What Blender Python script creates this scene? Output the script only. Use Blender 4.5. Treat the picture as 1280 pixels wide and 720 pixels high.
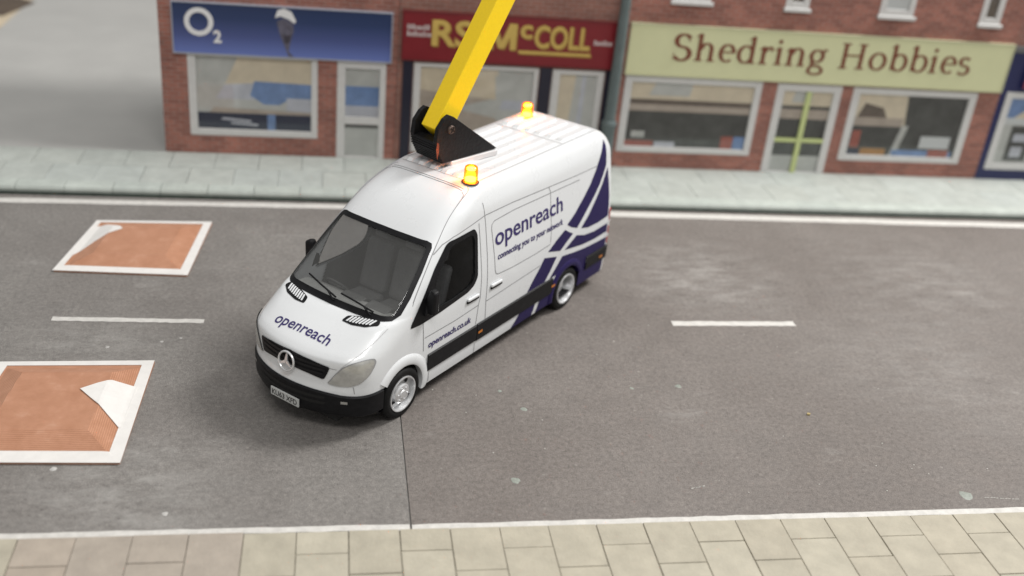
import bpy, bmesh, math, random
import numpy as np
from mathutils import Vector, Matrix
random.seed(7); np.random.seed(7)
R = math.radians
for o in list(bpy.data.objects): bpy.data.objects.remove(o)
sc = bpy.context.scene
col = sc.collection

# ------------------------------------------------------------------ camera
# 1 unit = 1 metre at the layout's own modelling scale
F_PX, PITCH, ROLL, YAW, CAM_H = 1308.3, 0.475, 0.103, 0.196, 7.872
cam = bpy.data.cameras.new('camera'); camo = bpy.data.objects.new('camera', cam); col.objects.link(camo)
fw = Vector((math.sin(YAW)*math.cos(PITCH), math.cos(YAW)*math.cos(PITCH), -math.sin(PITCH)))
rt = Vector((math.cos(YAW), -math.sin(YAW), 0)); up = rt.cross(fw)
r2 = rt*math.cos(ROLL) + up*math.sin(ROLL); u2 = -rt*math.sin(ROLL) + up*math.cos(ROLL)
M = Matrix((r2, u2, -fw)).transposed().to_4x4(); M.translation = (0, 0, CAM_H); camo.matrix_world = M
cam.sensor_width = 36; cam.lens = 36*F_PX/1280; cam.clip_start = .1; cam.clip_end = 400
cam.dof.use_dof = True; cam.dof.focus_distance = 13.6; cam.dof.aperture_fstop = 0.23
sc.camera = camo

# ------------------------------------------------------------------ room light
w = bpy.data.worlds.new('World'); sc.world = w; w.use_nodes = True
w.node_tree.nodes['Background'].inputs[0].default_value = (1.0, .992, .98, 1)
w.node_tree.nodes['Background'].inputs[1].default_value = .375
def area(name, loc, target, size, size_y, power, color=(1, .982, .96)):
    l = bpy.data.lights.new(name, 'AREA'); l.shape = 'RECTANGLE'; l.size = size; l.size_y = size_y
    l.energy = power; l.color = color
    o = bpy.data.objects.new(name, l); col.objects.link(o); o.location = loc
    o.rotation_euler = (Vector(target) - Vector(loc)).to_track_quat('-Z', 'Y').to_euler()
    return o
area('ceiling_light', (25, 19, 30), (1, 13, 0), 8, 11, 12400)
area('ceiling_light', (8, 30, 40), (2, 14, 0), 19, 8, 1700)
area('ceiling_light', (4, -14, 38), (2, 15, 0), 24, 8, 6600)
vs = sc.view_settings; vs.view_transform = 'Standard'; vs.look = 'None'; vs.exposure = .22; vs.gamma = 1
try: vs.use_curve_mapping = False
except Exception: pass
sc.render.resolution_x = 1024; sc.render.resolution_y = 576
sc.render.engine = 'CYCLES'
sc.cycles.max_bounces = 8; sc.cycles.transparent_max_bounces = 16

# ------------------------------------------------------------------ materials
MATS = {}
def mat(name, color, rough=.5, metal=0, coat=0, spec=.5, alpha=1, emit=None, estr=0, var=0, vscale=8, bump=0, bscale=40, trans=0, rvar=0):
    """principled material with a little noise in colour, roughness and relief"""
    if name in MATS: return MATS[name]
    m = bpy.data.materials.new(name); m.use_nodes = True; nt = m.node_tree; n = nt.nodes; L = nt.links
    b = n['Principled BSDF']; c = (*color, 1)
    b.inputs['Base Color'].default_value = c; b.inputs['Roughness'].default_value = rough
    b.inputs['Metallic'].default_value = metal; b.inputs['Coat Weight'].default_value = coat
    b.inputs['Coat Roughness'].default_value = .08; b.inputs['Specular IOR Level'].default_value = spec
    b.inputs['Transmission Weight'].default_value = trans
    if emit: b.inputs['Emission Color'].default_value = (*emit, 1); b.inputs['Emission Strength'].default_value = estr
    tc = n.new('ShaderNodeTexCoord')
    if var or rvar:
        nz = n.new('ShaderNodeTexNoise'); nz.inputs['Scale'].default_value = vscale; nz.inputs['Detail'].default_value = 6
        nz.inputs['Roughness'].default_value = .65
        L.new(tc.outputs['Object'], nz.inputs['Vector'])
        if var:
            mx = n.new('ShaderNodeMix'); mx.data_type = 'RGBA'
            mx.inputs[6].default_value = (*[max(0, x*(1-var)) for x in color], 1)
            mx.inputs[7].default_value = (*[min(1, x*(1+var)) for x in color], 1)
            cr = n.new('ShaderNodeValToRGB'); cr.color_ramp.elements[0].position = .3; cr.color_ramp.elements[1].position = .7
            L.new(nz.outputs['Fac'], cr.inputs[0]); L.new(cr.outputs[0], mx.inputs[0]); L.new(mx.outputs[2], b.inputs['Base Color'])
        if rvar:
            mr = n.new('ShaderNodeMapRange'); mr.inputs[3].default_value = rough-rvar; mr.inputs[4].default_value = rough+rvar
            L.new(nz.outputs['Fac'], mr.inputs[0]); L.new(mr.outputs[0], b.inputs['Roughness'])
    if bump:
        nb = n.new('ShaderNodeTexNoise'); nb.inputs['Scale'].default_value = bscale; nb.inputs['Detail'].default_value = 4
        L.new(tc.outputs['Object'], nb.inputs['Vector'])
        bp = n.new('ShaderNodeBump'); bp.inputs['Strength'].default_value = bump; bp.inputs['Distance'].default_value = .02
        L.new(nb.outputs['Fac'], bp.inputs['Height']); L.new(bp.outputs[0], b.inputs['Normal'])
    MATS[name] = m; return m

def glass(name, tint, gloss_rough=.03, opacity=.0, body=(.02, .02, .02), refl=.045):
    """thin clear sheet: tinted see-through + fresnel gloss (+ some dusty body)"""
    m = bpy.data.materials.new(name); m.use_nodes = True; nt = m.node_tree; n = nt.nodes; L = nt.links
    n.clear(); out = n.new('ShaderNodeOutputMaterial')
    tr = n.new('ShaderNodeBsdfTransparent'); tr.inputs[0].default_value = (*tint, 1)
    df = n.new('ShaderNodeBsdfDiffuse'); df.inputs[0].default_value = (*body, 1)
    m1 = n.new('ShaderNodeMixShader'); m1.inputs[0].default_value = opacity
    L.new(tr.outputs[0], m1.inputs[1]); L.new(df.outputs[0], m1.inputs[2])
    gl = n.new('ShaderNodeBsdfGlossy'); gl.inputs['Roughness'].default_value = gloss_rough
    lw = n.new('ShaderNodeLayerWeight'); lw.inputs[0].default_value = .5      # Schlick gloss, the same from both faces of a thin sheet
    pw = n.new('ShaderNodeMath'); pw.operation = 'POWER'; L.new(lw.outputs['Facing'], pw.inputs[0]); pw.inputs[1].default_value = 5
    fr = n.new('ShaderNodeMath'); fr.operation = 'MULTIPLY_ADD'; L.new(pw.outputs[0], fr.inputs[0]); fr.inputs[1].default_value = .9; fr.inputs[2].default_value = refl
    m2 = n.new('ShaderNodeMixShader'); L.new(fr.outputs[0], m2.inputs[0]); L.new(m1.outputs[0], m2.inputs[1]); L.new(gl.outputs[0], m2.inputs[2])
    L.new(m2.outputs[0], out.inputs[0]); return m

def node_mat(name):
    m = bpy.data.materials.new(name); m.use_nodes = True; nt = m.node_tree
    return m, nt.nodes, nt.links, nt.nodes['Principled BSDF']
def noise(n, L, vec, scale, detail=5, rough=.6):
    t = n.new('ShaderNodeTexNoise'); t.inputs['Scale'].default_value = scale; t.inputs['Detail'].default_value = detail
    t.inputs['Roughness'].default_value = rough; L.new(vec, t.inputs['Vector']); return t.outputs['Fac']
def ramp(n, L, fac, stops):
    r = n.new('ShaderNodeValToRGB'); e = r.color_ramp.elements
    e[0].position, e[0].color = stops[0][0], (*stops[0][1], 1); e[1].position, e[1].color = stops[-1][0], (*stops[-1][1], 1)
    for p, c in stops[1:-1]: x = e.new(p); x.color = (*c, 1)
    L.new(fac, r.inputs[0]); return r.outputs[0]
def mixc(n, L, fac, a, b, blend='MIX'):
    m = n.new('ShaderNodeMix'); m.data_type = 'RGBA'; m.blend_type = blend
    for s, v in ((0, fac), (6, a), (7, b)):
        if isinstance(v, (int, float)): m.inputs[s].default_value = v
        elif isinstance(v, tuple): m.inputs[s].default_value = (*v, 1)
        else: L.new(v, m.inputs[s])
    return m.outputs[2]

def road_material(name, base, base2, wear, patches=()):
    """printed-card tarmac: mottled grey-brown, chalky worn streaks, grit specks"""
    m, n, L, b = node_mat(name)
    g = n.new('ShaderNodeNewGeometry').outputs['Position']
    big = noise(n, L, g, .35, 4, .55); mid = noise(n, L, g, 2.2, 6, .65); fine = noise(n, L, g, 15, 4, .8); grit = noise(n, L, g, 70, 2, .6)
    c = mixc(n, L, ramp(n, L, big, [(.35, (0, 0, 0)), (.65, (1, 1, 1))]), base, base2)
    c = mixc(n, L, .34, c, ramp(n, L, mid, [(.3, (.36, .36, .36)), (.7, (.62, .62, .62))]), 'OVERLAY')
    c = mixc(n, L, .60, c, ramp(n, L, fine, [(.3, (.25, .25, .25)), (.72, (.75, .75, .75))]), 'OVERLAY')
    c = mixc(n, L, .55, c, ramp(n, L, grit, [(.3, (.2, .2, .2)), (.7, (.8, .8, .8))]), 'OVERLAY')
    mp = n.new('ShaderNodeMapping'); mp.inputs['Scale'].default_value = (.5, 1.25, 1); L.new(g, mp.inputs[0])
    st = noise(n, L, mp.outputs[0], 1.0, 7, .72)
    c = mixc(n, L, ramp(n, L, st, [(.60, (0, 0, 0)), (.82, (wear, wear, wear))]), c, (.42, .41, .385))
    for px, py, pr, amt in patches:          # chalky scuffs where the card is rubbed
        vd = n.new('ShaderNodeVectorMath'); vd.operation = 'DISTANCE'; L.new(g, vd.inputs[0]); vd.inputs[1].default_value = (px, py, 0)
        fall = ramp(n, L, vd.outputs['Value'], [(0, (1, 1, 1)), (min(1, pr), (0, 0, 0))]) if pr <= 1 else None
        if fall is None:
            dv = n.new('ShaderNodeMath'); dv.operation = 'DIVIDE'; L.new(vd.outputs['Value'], dv.inputs[0]); dv.inputs[1].default_value = pr
            fall = ramp(n, L, dv.outputs[0], [(0, (1, 1, 1)), (1, (0, 0, 0))])
        sn = ramp(n, L, noise(n, L, mp.outputs[0], 3.2, 6, .7), [(.42, (0, 0, 0)), (.72, (amt, amt, amt))])
        c = mixc(n, L, mixc(n, L, 1.0, fall, sn, 'MULTIPLY'), c, (.46, .45, .425))
    dk = noise(n, L, mp.outputs[0], 1.9, 6, .7)
    c = mixc(n, L, ramp(n, L, dk, [(.62, (0, 0, 0)), (.85, (.4, .4, .4))]), c, (.09, .082, .078))
    vo = n.new('ShaderNodeTexVoronoi'); vo.inputs['Scale'].default_value = 2.6; vo.inputs['Randomness'].default_value = 1; L.new(g, vo.inputs['Vector'])
    vd = n.new('ShaderNodeMath'); vd.operation = 'ADD'; L.new(vo.outputs['Distance'], vd.inputs[0]); vd.inputs[1].default_value = 0
    sp = ramp(n, L, vd.outputs[0], [(.0, (1, 1, 1)), (.035, (.9, .9, .9)), (.055, (0, 0, 0))])
    sel = ramp(n, L, vo.outputs['Color'], [(.80, (0, 0, 0)), (.9, (.35, .35, .35))])
    c = mixc(n, L, mixc(n, L, 1.0, sp, sel, 'MULTIPLY'), c, (.45, .45, .41))
    pit = n.new('ShaderNodeTexVoronoi'); pit.inputs['Scale'].default_value = 11; L.new(g, pit.inputs['Vector'])      # dark and pale stone chips
    pm_ = ramp(n, L, pit.outputs['Distance'], [(.0, (1, 1, 1)), (.16, (.8, .8, .8)), (.24, (0, 0, 0))])
    c = mixc(n, L, mixc(n, L, 1.0, pm_, ramp(n, L, pit.outputs['Color'], [(.80, (0, 0, 0)), (.85, (.45, .45, .45))]), 'MULTIPLY'), c, (.30, .28, .255))
    c = mixc(n, L, mixc(n, L, 1.0, pm_, ramp(n, L, pit.outputs['Color'], [(.16, (.5, .5, .5)), (.22, (0, 0, 0))]), 'MULTIPLY'), c, (.07, .062, .056))
    L.new(c, b.inputs['Base Color'])
    b.inputs['Specular IOR Level'].default_value = .35
    L.new(ramp(n, L, mid, [(.3, (.55, .55, .55)), (.7, (.8, .8, .8))]), b.inputs['Roughness'])
    bp = n.new('ShaderNodeBump'); bp.inputs['Strength'].default_value = .35; bp.inputs['Distance'].default_value = .012
    L.new(grit, bp.inputs['Height']); L.new(bp.outputs[0], b.inputs['Normal'])
    return m

def brick_material(name, c1, c2, mortar, sc_=1.0):
    m, n, L, b = node_mat(name)
    tc = n.new('ShaderNodeTexCoord'); mp = n.new('ShaderNodeMapping'); mp.inputs['Rotation'].default_value = (R(90), 0, 0)
    L.new(tc.outputs['Object'], mp.inputs[0])
    br = n.new('ShaderNodeTexBrick'); L.new(mp.outputs[0], br.inputs[0])
    br.inputs['Scale'].default_value = 1; br.inputs['Brick Width'].default_value = .24*sc_; br.inputs['Row Height'].default_value = .082*sc_
    br.inputs['Mortar Size'].default_value = .008; br.inputs['Mortar Smooth'].default_value = .3; br.inputs['Bias'].default_value = -.1
    br.inputs[1].default_value = (*c1, 1); br.inputs[2].default_value = (*c2, 1); br.inputs[3].default_value = (*mortar, 1)
    nz = noise(n, L, tc.outputs['Object'], 1.4, 5, .65)
    c = mixc(n, L, .8, br.outputs[0], ramp(n, L, nz, [(.3, (.34, .34, .34)), (.7, (.66, .64, .62))]), 'OVERLAY')
    L.new(c, b.inputs['Base Color']); b.inputs['Roughness'].default_value = .75
    bp = n.new('ShaderNodeBump'); bp.inputs['Strength'].default_value = .4; bp.inputs['Distance'].default_value = .015; bp.invert = True
    L.new(br.outputs['Fac'], bp.inputs['Height']); L.new(bp.outputs[0], b.inputs['Normal'])
    return m

# ------------------------------------------------------------------ mesh helpers
class MB:
    """collects polygons, then links them as ONE mesh object"""
    def __init__(s): s.v = []; s.f = []; s.m = []; s.cm = 0
    def poly(s, pts, m=None):
        i = len(s.v); s.v += [tuple(map(float, p)) for p in pts]; s.f.append(list(range(i, i+len(pts)))); s.m.append(s.cm if m is None else m)
    def box(s, x0, x1, y0, y1, z0, z1, m=None):
        i = len(s.v)
        s.v += [(x, y, z) for z in (z0, z1) for y in (y0, y1) for x in (x0, x1)]
        for f in ((0, 2, 3, 1), (4, 5, 7, 6), (0, 1, 5, 4), (2, 6, 7, 3), (0, 4, 6, 2), (1, 3, 7, 5)):
            s.f.append([i+k for k in f]); s.m.append(s.cm if m is None else m)
    def prism(s, pts, d, m=None):
        """closed polygon pts (3D) extruded by vector d"""
        i = len(s.v); k = len(pts); d = Vector(d)
        s.v += [tuple(p) for p in pts] + [tuple(Vector(p)+d) for p in pts]
        s.f.append([i+j for j in range(k)][::-1]); s.f.append([i+k+j for j in range(k)])
        for j in range(k): s.f.append([i+j, i+(j+1) % k, i+k+(j+1) % k, i+k+j])
        s.m += [s.cm if m is None else m]*(k+2)
    def tube(s, pts, rad, n=10, m=None, cap=True):
        pts = [Vector(p) for p in pts]; rads = rad if isinstance(rad, (list, tuple)) else [rad]*len(pts)
        i = len(s.v)
        for k, p in enumerate(pts):
            t = (pts[min(k+1, len(pts)-1)] - pts[max(k-1, 0)]).normalized()
            a = t.cross(Vector((0, 0, 1)));
            if a.length < .05: a = t.cross(Vector((0, 1, 0)))
            a.normalize(); b = t.cross(a)
            for j in range(n):
                q = p + rads[k]*(math.cos(2*math.pi*j/n)*a + math.sin(2*math.pi*j/n)*b); s.v.append(tuple(q))
        for k in range(len(pts)-1):
            for j in range(n):
                s.f.append([i+k*n+j, i+k*n+(j+1) % n, i+(k+1)*n+(j+1) % n, i+(k+1)*n+j]); s.m.append(s.cm if m is None else m)
        if cap:
            s.f.append([i+j for j in range(n)][::-1]); s.f.append([i+(len(pts)-1)*n+j for j in range(n)]); s.m += [s.cm if m is None else m]*2
    def lathe(s, prof, c, axis='z', n=32, m=None, closed=False):
        """prof: (radius, height) pairs about an axis through c"""
        i = len(s.v)
        for r, h in prof:
            for j in range(n):
                a = 2*math.pi*j/n; x, y = r*math.cos(a), r*math.sin(a)
                p = (x, y, h) if axis == 'z' else ((x, h, y) if axis == 'y' else (h, x, y))
                s.v.append((c[0]+p[0], c[1]+p[1], c[2]+p[2]))
        K = len(prof)
        for k in range(K-1 + (1 if closed else 0)):
            k2 = (k+1) % K
            for j in range(n):
                s.f.append([i+k*n+j, i+k*n+(j+1) % n, i+k2*n+(j+1) % n, i+k2*n+j]); s.m.append(s.cm if m is None else m)
        if not closed:
            for k in (0, K-1):
                if prof[k][0] > 1e-4: s.f.append([i+k*n+j for j in range(n)]); s.m.append(s.cm if m is None else m)
    def add_mesh(s, verts, faces, m=None):
        i = len(s.v); s.v += [tuple(map(float, v)) for v in verts]
        for f in faces: s.f.append([i+k for k in f]); s.m.append(s.cm if m is None else m)
    def build(s, name, mats, parent=None, smooth=False, bevel=0, bseg=2, fix=True):
        me = bpy.data.meshes.new(name); me.from_pydata(s.v, [], s.f)
        for mt in (mats if isinstance(mats, (list, tuple)) else [mats]): me.materials.append(mt)
        me.polygons.foreach_set('material_index', s.m)
        if fix:
            bm = bmesh.new(); bm.from_mesh(me); bmesh.ops.remove_doubles(bm, verts=bm.verts, dist=1e-5)
            bmesh.ops.recalc_face_normals(bm, faces=bm.faces); bm.to_mesh(me); bm.free()
        if smooth:
            me.polygons.foreach_set('use_smooth', [True]*len(me.polygons))
            try: me.set_sharp_from_angle(angle=R(smooth if smooth > 1 else 40))
            except Exception: pass
        me.update()
        o = bpy.data.objects.new(name, me); col.objects.link(o)
        if parent: o.parent = parent
        if bevel:
            md = o.modifiers.new('bevel', 'BEVEL'); md.width = bevel; md.segments = bseg; md.limit_method = 'ANGLE'; md.angle_limit = R(40)
        return o
def empty(name, loc=(0, 0, 0), rz=0):
    o = bpy.data.objects.new(name, None); col.objects.link(o); o.location = loc; o.rotation_euler = (0, 0, rz); o.empty_display_size = .2; return o
def tag(o, label=None, cat=None, group=None, kind=None):
    if label: o['label'] = label
    if cat: o['category'] = cat
    if group: o['group'] = group
    if kind: o['kind'] = kind
    return o

def text_mesh(body, width=None, height=None, bold=0, spacing=1, shear=0):
    """flat 2-D outline of a line of lettering -> (verts, faces) in a box width x height, lower left 0,0"""
    cu = bpy.data.curves.new('lettering', 'FONT'); cu.body = body; cu.size = 1; cu.offset = bold; cu.space_character = spacing; cu.resolution_u = 4; cu.shear = shear
    ob = bpy.data.objects.new('lettering', cu); col.objects.link(ob)
    dg = bpy.context.evaluated_depsgraph_get(); me = bpy.data.meshes.new_from_object(ob.evaluated_get(dg))
    v = np.array([x.co[:2] for x in me.vertices]); f = [list(p.vertices) for p in me.polygons]
    bpy.data.objects.remove(ob); bpy.data.curves.remove(cu); bpy.data.meshes.remove(me)
    lo, hi = v.min(0), v.max(0); s = v - lo
    if width: s[:, 0] *= width/(hi[0]-lo[0])
    if height: s[:, 1] *= height/(hi[1]-lo[1])
    return s, f

def pip(x, y, poly):
    inside = False; j = len(poly)-1
    for i in range(len(poly)):
        xi, yi = poly[i]; xj, yj = poly[j]
        if (yi > y) != (yj > y) and x < (xj-xi)*(y-yi)/(yj-yi)+xi: inside = not inside
        j = i
    return inside
def offset_poly(poly, d):
    """move a polygon's sides outward by d"""
    P = [Vector(p) for p in poly]; A = sum(P[i].x*P[(i+1) % len(P)].y-P[(i+1) % len(P)].x*P[i].y for i in range(len(P)))
    sg = 1 if A > 0 else -1; out = []
    for i in range(len(P)):
        a = (P[i]-P[i-1]).normalized(); b = (P[(i+1) % len(P)]-P[i]).normalized()
        na = Vector((a.y, -a.x))*sg; nb = Vector((b.y, -b.x))*sg; n = (na+nb)
        n = n.normalized() if n.length > .01 else na
        k = max(.45, n.dot(na)); out.append(tuple(P[i]+n*(d/k)))
    return out
def round_poly(poly, r=.05, n=4):
    """replace each corner by a short curve"""
    P = [Vector(p) for p in poly]; out = []
    for i in range(len(P)):
        p = P[i]; a = P[i-1]-p; b = P[(i+1) % len(P)]-p; ra = min(r, a.length*.45); rb = min(r, b.length*.45)
        A = p+a.normalized()*ra; B = p+b.normalized()*rb
        for k in range(n+1):
            t = k/n; out.append(tuple((1-t)**2*A+2*t*(1-t)*p+t*t*B))
    return out

def flat_bm(polys=None, verts=None, faces=None):
    bm = bmesh.new()
    if polys:
        for p in polys:
            vs = [bm.verts.new((x, y, 0)) for x, y in p]
            f = bm.faces.new(vs)
    else:
        vs = [bm.verts.new((x, y, 0)) for x, y in verts]
        for f in faces:
            try: bm.faces.new([vs[k] for k in f])
            except Exception: pass
    bmesh.ops.triangulate(bm, faces=bm.faces)
    return bm
def drape(name, mapfn, material, parent, polys=None, verts=None, faces=None, step=.06, off=.004, smooth=True):
    """lay a flat print/strip onto a curved surface: mapfn(u,v) -> (point, normal)"""
    bm = flat_bm(polys, verts, faces)
    xs = [v.co.x for v in bm.verts]; ys = [v.co.y for v in bm.verts]
    for ax, lo, hi in ((0, min(xs), max(xs)), (1, min(ys), max(ys))):
        st = step[ax] if isinstance(step, tuple) else step
        k = math.floor(lo/st)+1
        while k*st < hi:
            co = [0, 0, 0]; no = [0, 0, 0]; co[ax] = k*st; no[ax] = 1
            bmesh.ops.bisect_plane(bm, geom=bm.verts[:]+bm.edges[:]+bm.faces[:], dist=1e-6, plane_co=co, plane_no=no); k += 1
    bmesh.ops.remove_doubles(bm, verts=bm.verts, dist=1e-5)
    for v in bm.verts:
        p, nrm = mapfn(v.co.x, v.co.y); v.co = Vector(p)+Vector(nrm)*off
    me = bpy.data.meshes.new(name); bm.to_mesh(me); bm.free(); me.materials.append(material)
    if smooth: me.polygons.foreach_set('use_smooth', [True]*len(me.polygons))
    o = bpy.data.objects.new(name, me); col.objects.link(o); o.parent = parent; return o
def ribbon(pts, wd, closed=False):
    """list of quads along a 2-D polyline"""
    P = [Vector(p) for p in pts]; n = len(P); L_, R_ = [], []
    for i in range(n):
        a = P[i]-P[i-1] if (i > 0 or closed) else P[1]-P[0]; b = P[(i+1) % n]-P[i] if (i < n-1 or closed) else a
        t = (a.normalized()+b.normalized()); t = t.normalized() if t.length > .01 else a.normalized()
        nn = Vector((-t.y, t.x)); k = max(.5, abs(t.dot(a.normalized())))
        L_.append(P[i]+nn*wd/2/k); R_.append(P[i]-nn*wd/2/k)
    out = []
    for i in range(n if closed else n-1):
        j = (i+1) % n; out.append([tuple(L_[i]), tuple(R_[i]), tuple(R_[j]), tuple(L_[j])])
    return out
def ring_quads(outer, inner):
    n = len(outer); return [[outer[i], outer[(i+1) % n], inner[(i+1) % n], inner[i]] for i in range(n)]

# ------------------------------------------------------------------ palette
white_paint = mat('white_card_paint', (.62, .61, .58), .6, var=.08, vscale=6, bump=.1, bscale=30)
line_paint = mat('road_line_paint', (.54, .525, .495), .7, var=.14, vscale=9, bump=.2, bscale=40)
black_plastic = mat('black_plastic', (.010, .010, .011), .45, spec=.2, var=.3, vscale=20, bump=.05, bscale=90)
# ================================================================== THE SETTING
YK, YFAC = 18.42, 20.36       # far kerb, shop fronts
YN = 9.17                     # near kerb line
road_l = road_material('tarmac_grey', (.198, .187, .174), (.165, .152, .141), .6, [(-2.3, 9.8, 1.6, .5), (-3.2, 13.2, 1.3, .4)])
road_r = road_material('tarmac_brown', (.150, .132, .120), (.174, .156, .143), .5, [(6.4, 15.5, 1.9, .55), (9.0, 12.5, 2.2, .25), (10.5, 15.5, 2.5, .3)])
def sheet(name, x0, x1, y0, y1, z, m, th=.03):
    b = MB(); b.box(x0, x1, y0, y1, z-th, z); return b.build(name, m)
tag(sheet('baseboard', -30, 40, -2, 60, -.04, mat('grey_board', (.30, .295, .28), .55, var=.06, vscale=1.2, rvar=.08), .2), kind='structure')
ra = tag(sheet('road', -14, .948, 8.6, YK+.05, 0, road_l), kind='structure')
rb = tag(sheet('road', .962, 30, 8.6, YK+.05, .001, road_r), kind='structure')
side = tag(sheet('side_street', -8.55, -1.0, YFAC+.02, 40, .13, mat('side_street_card', (.41, .405, .385), .45, var=.07, vscale=.7, rvar=.1), .16), kind='structure')
# painted lines lie a few millimetres above the tarmac
def line_mark(parent, pts, z=.004, nseg=26, jit=.012):
    """worn painted strip: ragged edges"""
    (xa, ya), (xb, yb), wd = pts; P1, P2 = [], []
    for k in range(nseg+1):
        t = k/nseg; x = xa+(xb-xa)*t; y = ya+(yb-ya)*t
        P1.append((x, y+wd/2+random.uniform(-jit, jit), z)); P2.append((x, y-wd/2+random.uniform(-jit, jit), z))
    b = MB()
    for k in range(nseg): b.poly([P2[k], P2[k+1], P1[k+1], P1[k]])
    return b.build('painted_line', line_paint, parent)
line_mark(ra, ((-14, 9.26), (.94, 9.19), .095), nseg=90, jit=.007)
line_mark(rb, ((.965, 9.175), (30, 9.26), .10), nseg=150, jit=.007)
line_mark(ra, ((-14, 18.0), (.94, 18.19), .20), nseg=40)
line_mark(rb, ((.965, 18.2), (30, 17.98), .24), nseg=60)
line_mark(ra, ((-3.9, 13.885), (-1.785, 13.835), .115), nseg=24, jit=.008)
line_mark(rb, ((5.39, 13.865), (7.47, 13.88), .145), nseg=24, jit=.008)
# dried glue spots and flecks on the tarmac
spot_mat = mat('glue_spot', (.23, .25, .22), .45, var=.2, vscale=30, bump=.3, bscale=30)
fleck_mat = mat('pale_fleck', (.55, .54, .50), .7)
def spot(parent, x, y, r, m=spot_mat, h=.001):
    b = MB(); n = 12; ph = random.random()*6; rr = [r*random.uniform(.8, 1.2) for _ in range(n)]
    top = [(x+.7*rr[k]*math.cos(k*6.283/n+ph), y+.7*rr[k]*math.sin(k*6.283/n+ph), h+.004) for k in range(n)]
    bot = [(x+rr[k]*math.cos(k*6.283/n+ph), y+rr[k]*math.sin(k*6.283/n+ph), .0015) for k in range(n)]
    b.poly(top)
    for k in range(n): b.poly([bot[k], bot[(k+1) % n], top[(k+1) % n], top[k]])
    return b.build('glue_spot', m, parent, smooth=True)
for x, y, r in ((2.27, 9.98, .055), (8.0, 9.50, .09), (2.62, 11.5, .045), (2.35, 11.95, .03), (4.95, 12.05, .045), (4.25, 12.0, .03)):
    spot(rb, x, y, r)
for x, y, r in ((-3.1, 10.36, .04), (-3.0, 13.1, .03), (-2.3, 13.25, .025), (-2.05, 13.35, .02), (-1.75, 9.52, .035), (-3.95, 16.5, .03)):
    spot(ra, x, y, r, mat('white_spot', (.42, .41, .39), .6, var=.2, vscale=20))
for k in range(30):
    x, y = random.uniform(1.1, 9), random.uniform(9.4, 14); s = random.uniform(.006, .013); b = MB(); a = random.random()*3
    b.prism([(x+s*math.cos(a+q), y+s*.6*math.sin(a+q), .001) for q in (0, 1.4, 3.1, 4.6)], (0, 0, .008)); b.build('grit_fleck', fleck_mat, rb)
b = MB(); b.prism([(6.60, 11.3, .002), (6.64, 11.29, .002), (6.66, 11.32, .002), (6.62, 11.34, .002)], (0, 0, .02)); b.build('grit_fleck', mat('yellow_chip', (.36, .28, .12), .6), rb)
scr = mat('scratch', (.40, .39, .36), .7)
for (xa, ya, xb, yb) in ((8.25, 9.46, 8.68, 9.40), (4.45, 9.76, 4.62, 9.80)):
    b = MB()
    for q in range(12):
        t = q/11; x, y = xa+(xb-xa)*t+random.uniform(-.01, .01), ya+(yb-ya)*t+random.uniform(-.006, .006)
        b.box(x-.016, x+.014, y-.005, y+.004, .0012, .004)
    b.build('scratch', scr, rb)

# ---- near pavement: printed paving slabs, columns running to the road edge
def slab_mats(name, base, k=5, dv=.07, hue=.02, bump=.25):
    out = []
    for i in range(k):
        f = 1+random.uniform(-dv, dv); h = random.uniform(-hue, hue)
        out.append(mat('%s_%d' % (name, i), (base[0]*f*(1+h), base[1]*f, base[2]*f*(1-h)), .72, var=.12, vscale=3.5, bump=bump, bscale=26))
    return out
def slab(parent, x0, x1, y0, y1, z, th, m, skew=0, g=.005, bev=.003):
    j = lambda: random.uniform(-.004, .004)
    b = MB(); P = [(x0+g+j(), y0+g, z-th), (x1-g+j(), y0+g, z-th), (x1-g+j(), y1-g, z-th), (x0+g+j(), y1-g, z-th)]
    b.prism(P, (0, 0, th+random.uniform(-.003, .003))); return b.build('paving_slab', m, parent, bevel=bev, bseg=1)
nearp = tag(sheet('near_pavement', -14, 30, -1.5, YN-.06, .022, mat('paving_bed', (.29, .27, .22), .9, var=.2, vscale=5), .06), kind='structure')
cream = slab_mats('cream_slab', (.375, .345, .272), dv=.04, hue=.008); pink = slab_mats('pink_slab', (.34, .295, .245), dv=.04); tan = slab_mats('tan_slab', (.36, .33, .26), dv=.04, hue=.01)
xs_near = [-.87 + .563*k for k in range(0, 22)]
for k in range(len(xs_near)-1):
    x0, x1 = xs_near[k], xs_near[k+1]
    y = YN-.055; d = .36 if k % 2 == 1 else .69
    rows = 0
    while y > 6.3:
        slab(nearp, x0, x1, y-d, y, .040, .03, random.choice(tan if (x0 > 7 or (x0 > 4.5 and random.random() < .4)) else cream)); y -= d; d = .69; rows += 1
xs_l = [-.87 - .575*k for k in range(0, 10)]
for k in range(len(xs_l)-1):
    x1, x0 = xs_l[k], xs_l[k+1]; y = YN-.04; d = .80 if k % 2 == 0 else .44
    while y > 6.3: slab(nearp, x0, x1, y-d, y, .044, .03, random.choice(pink if k < 4 else cream)); y -= d; d = .8

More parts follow.
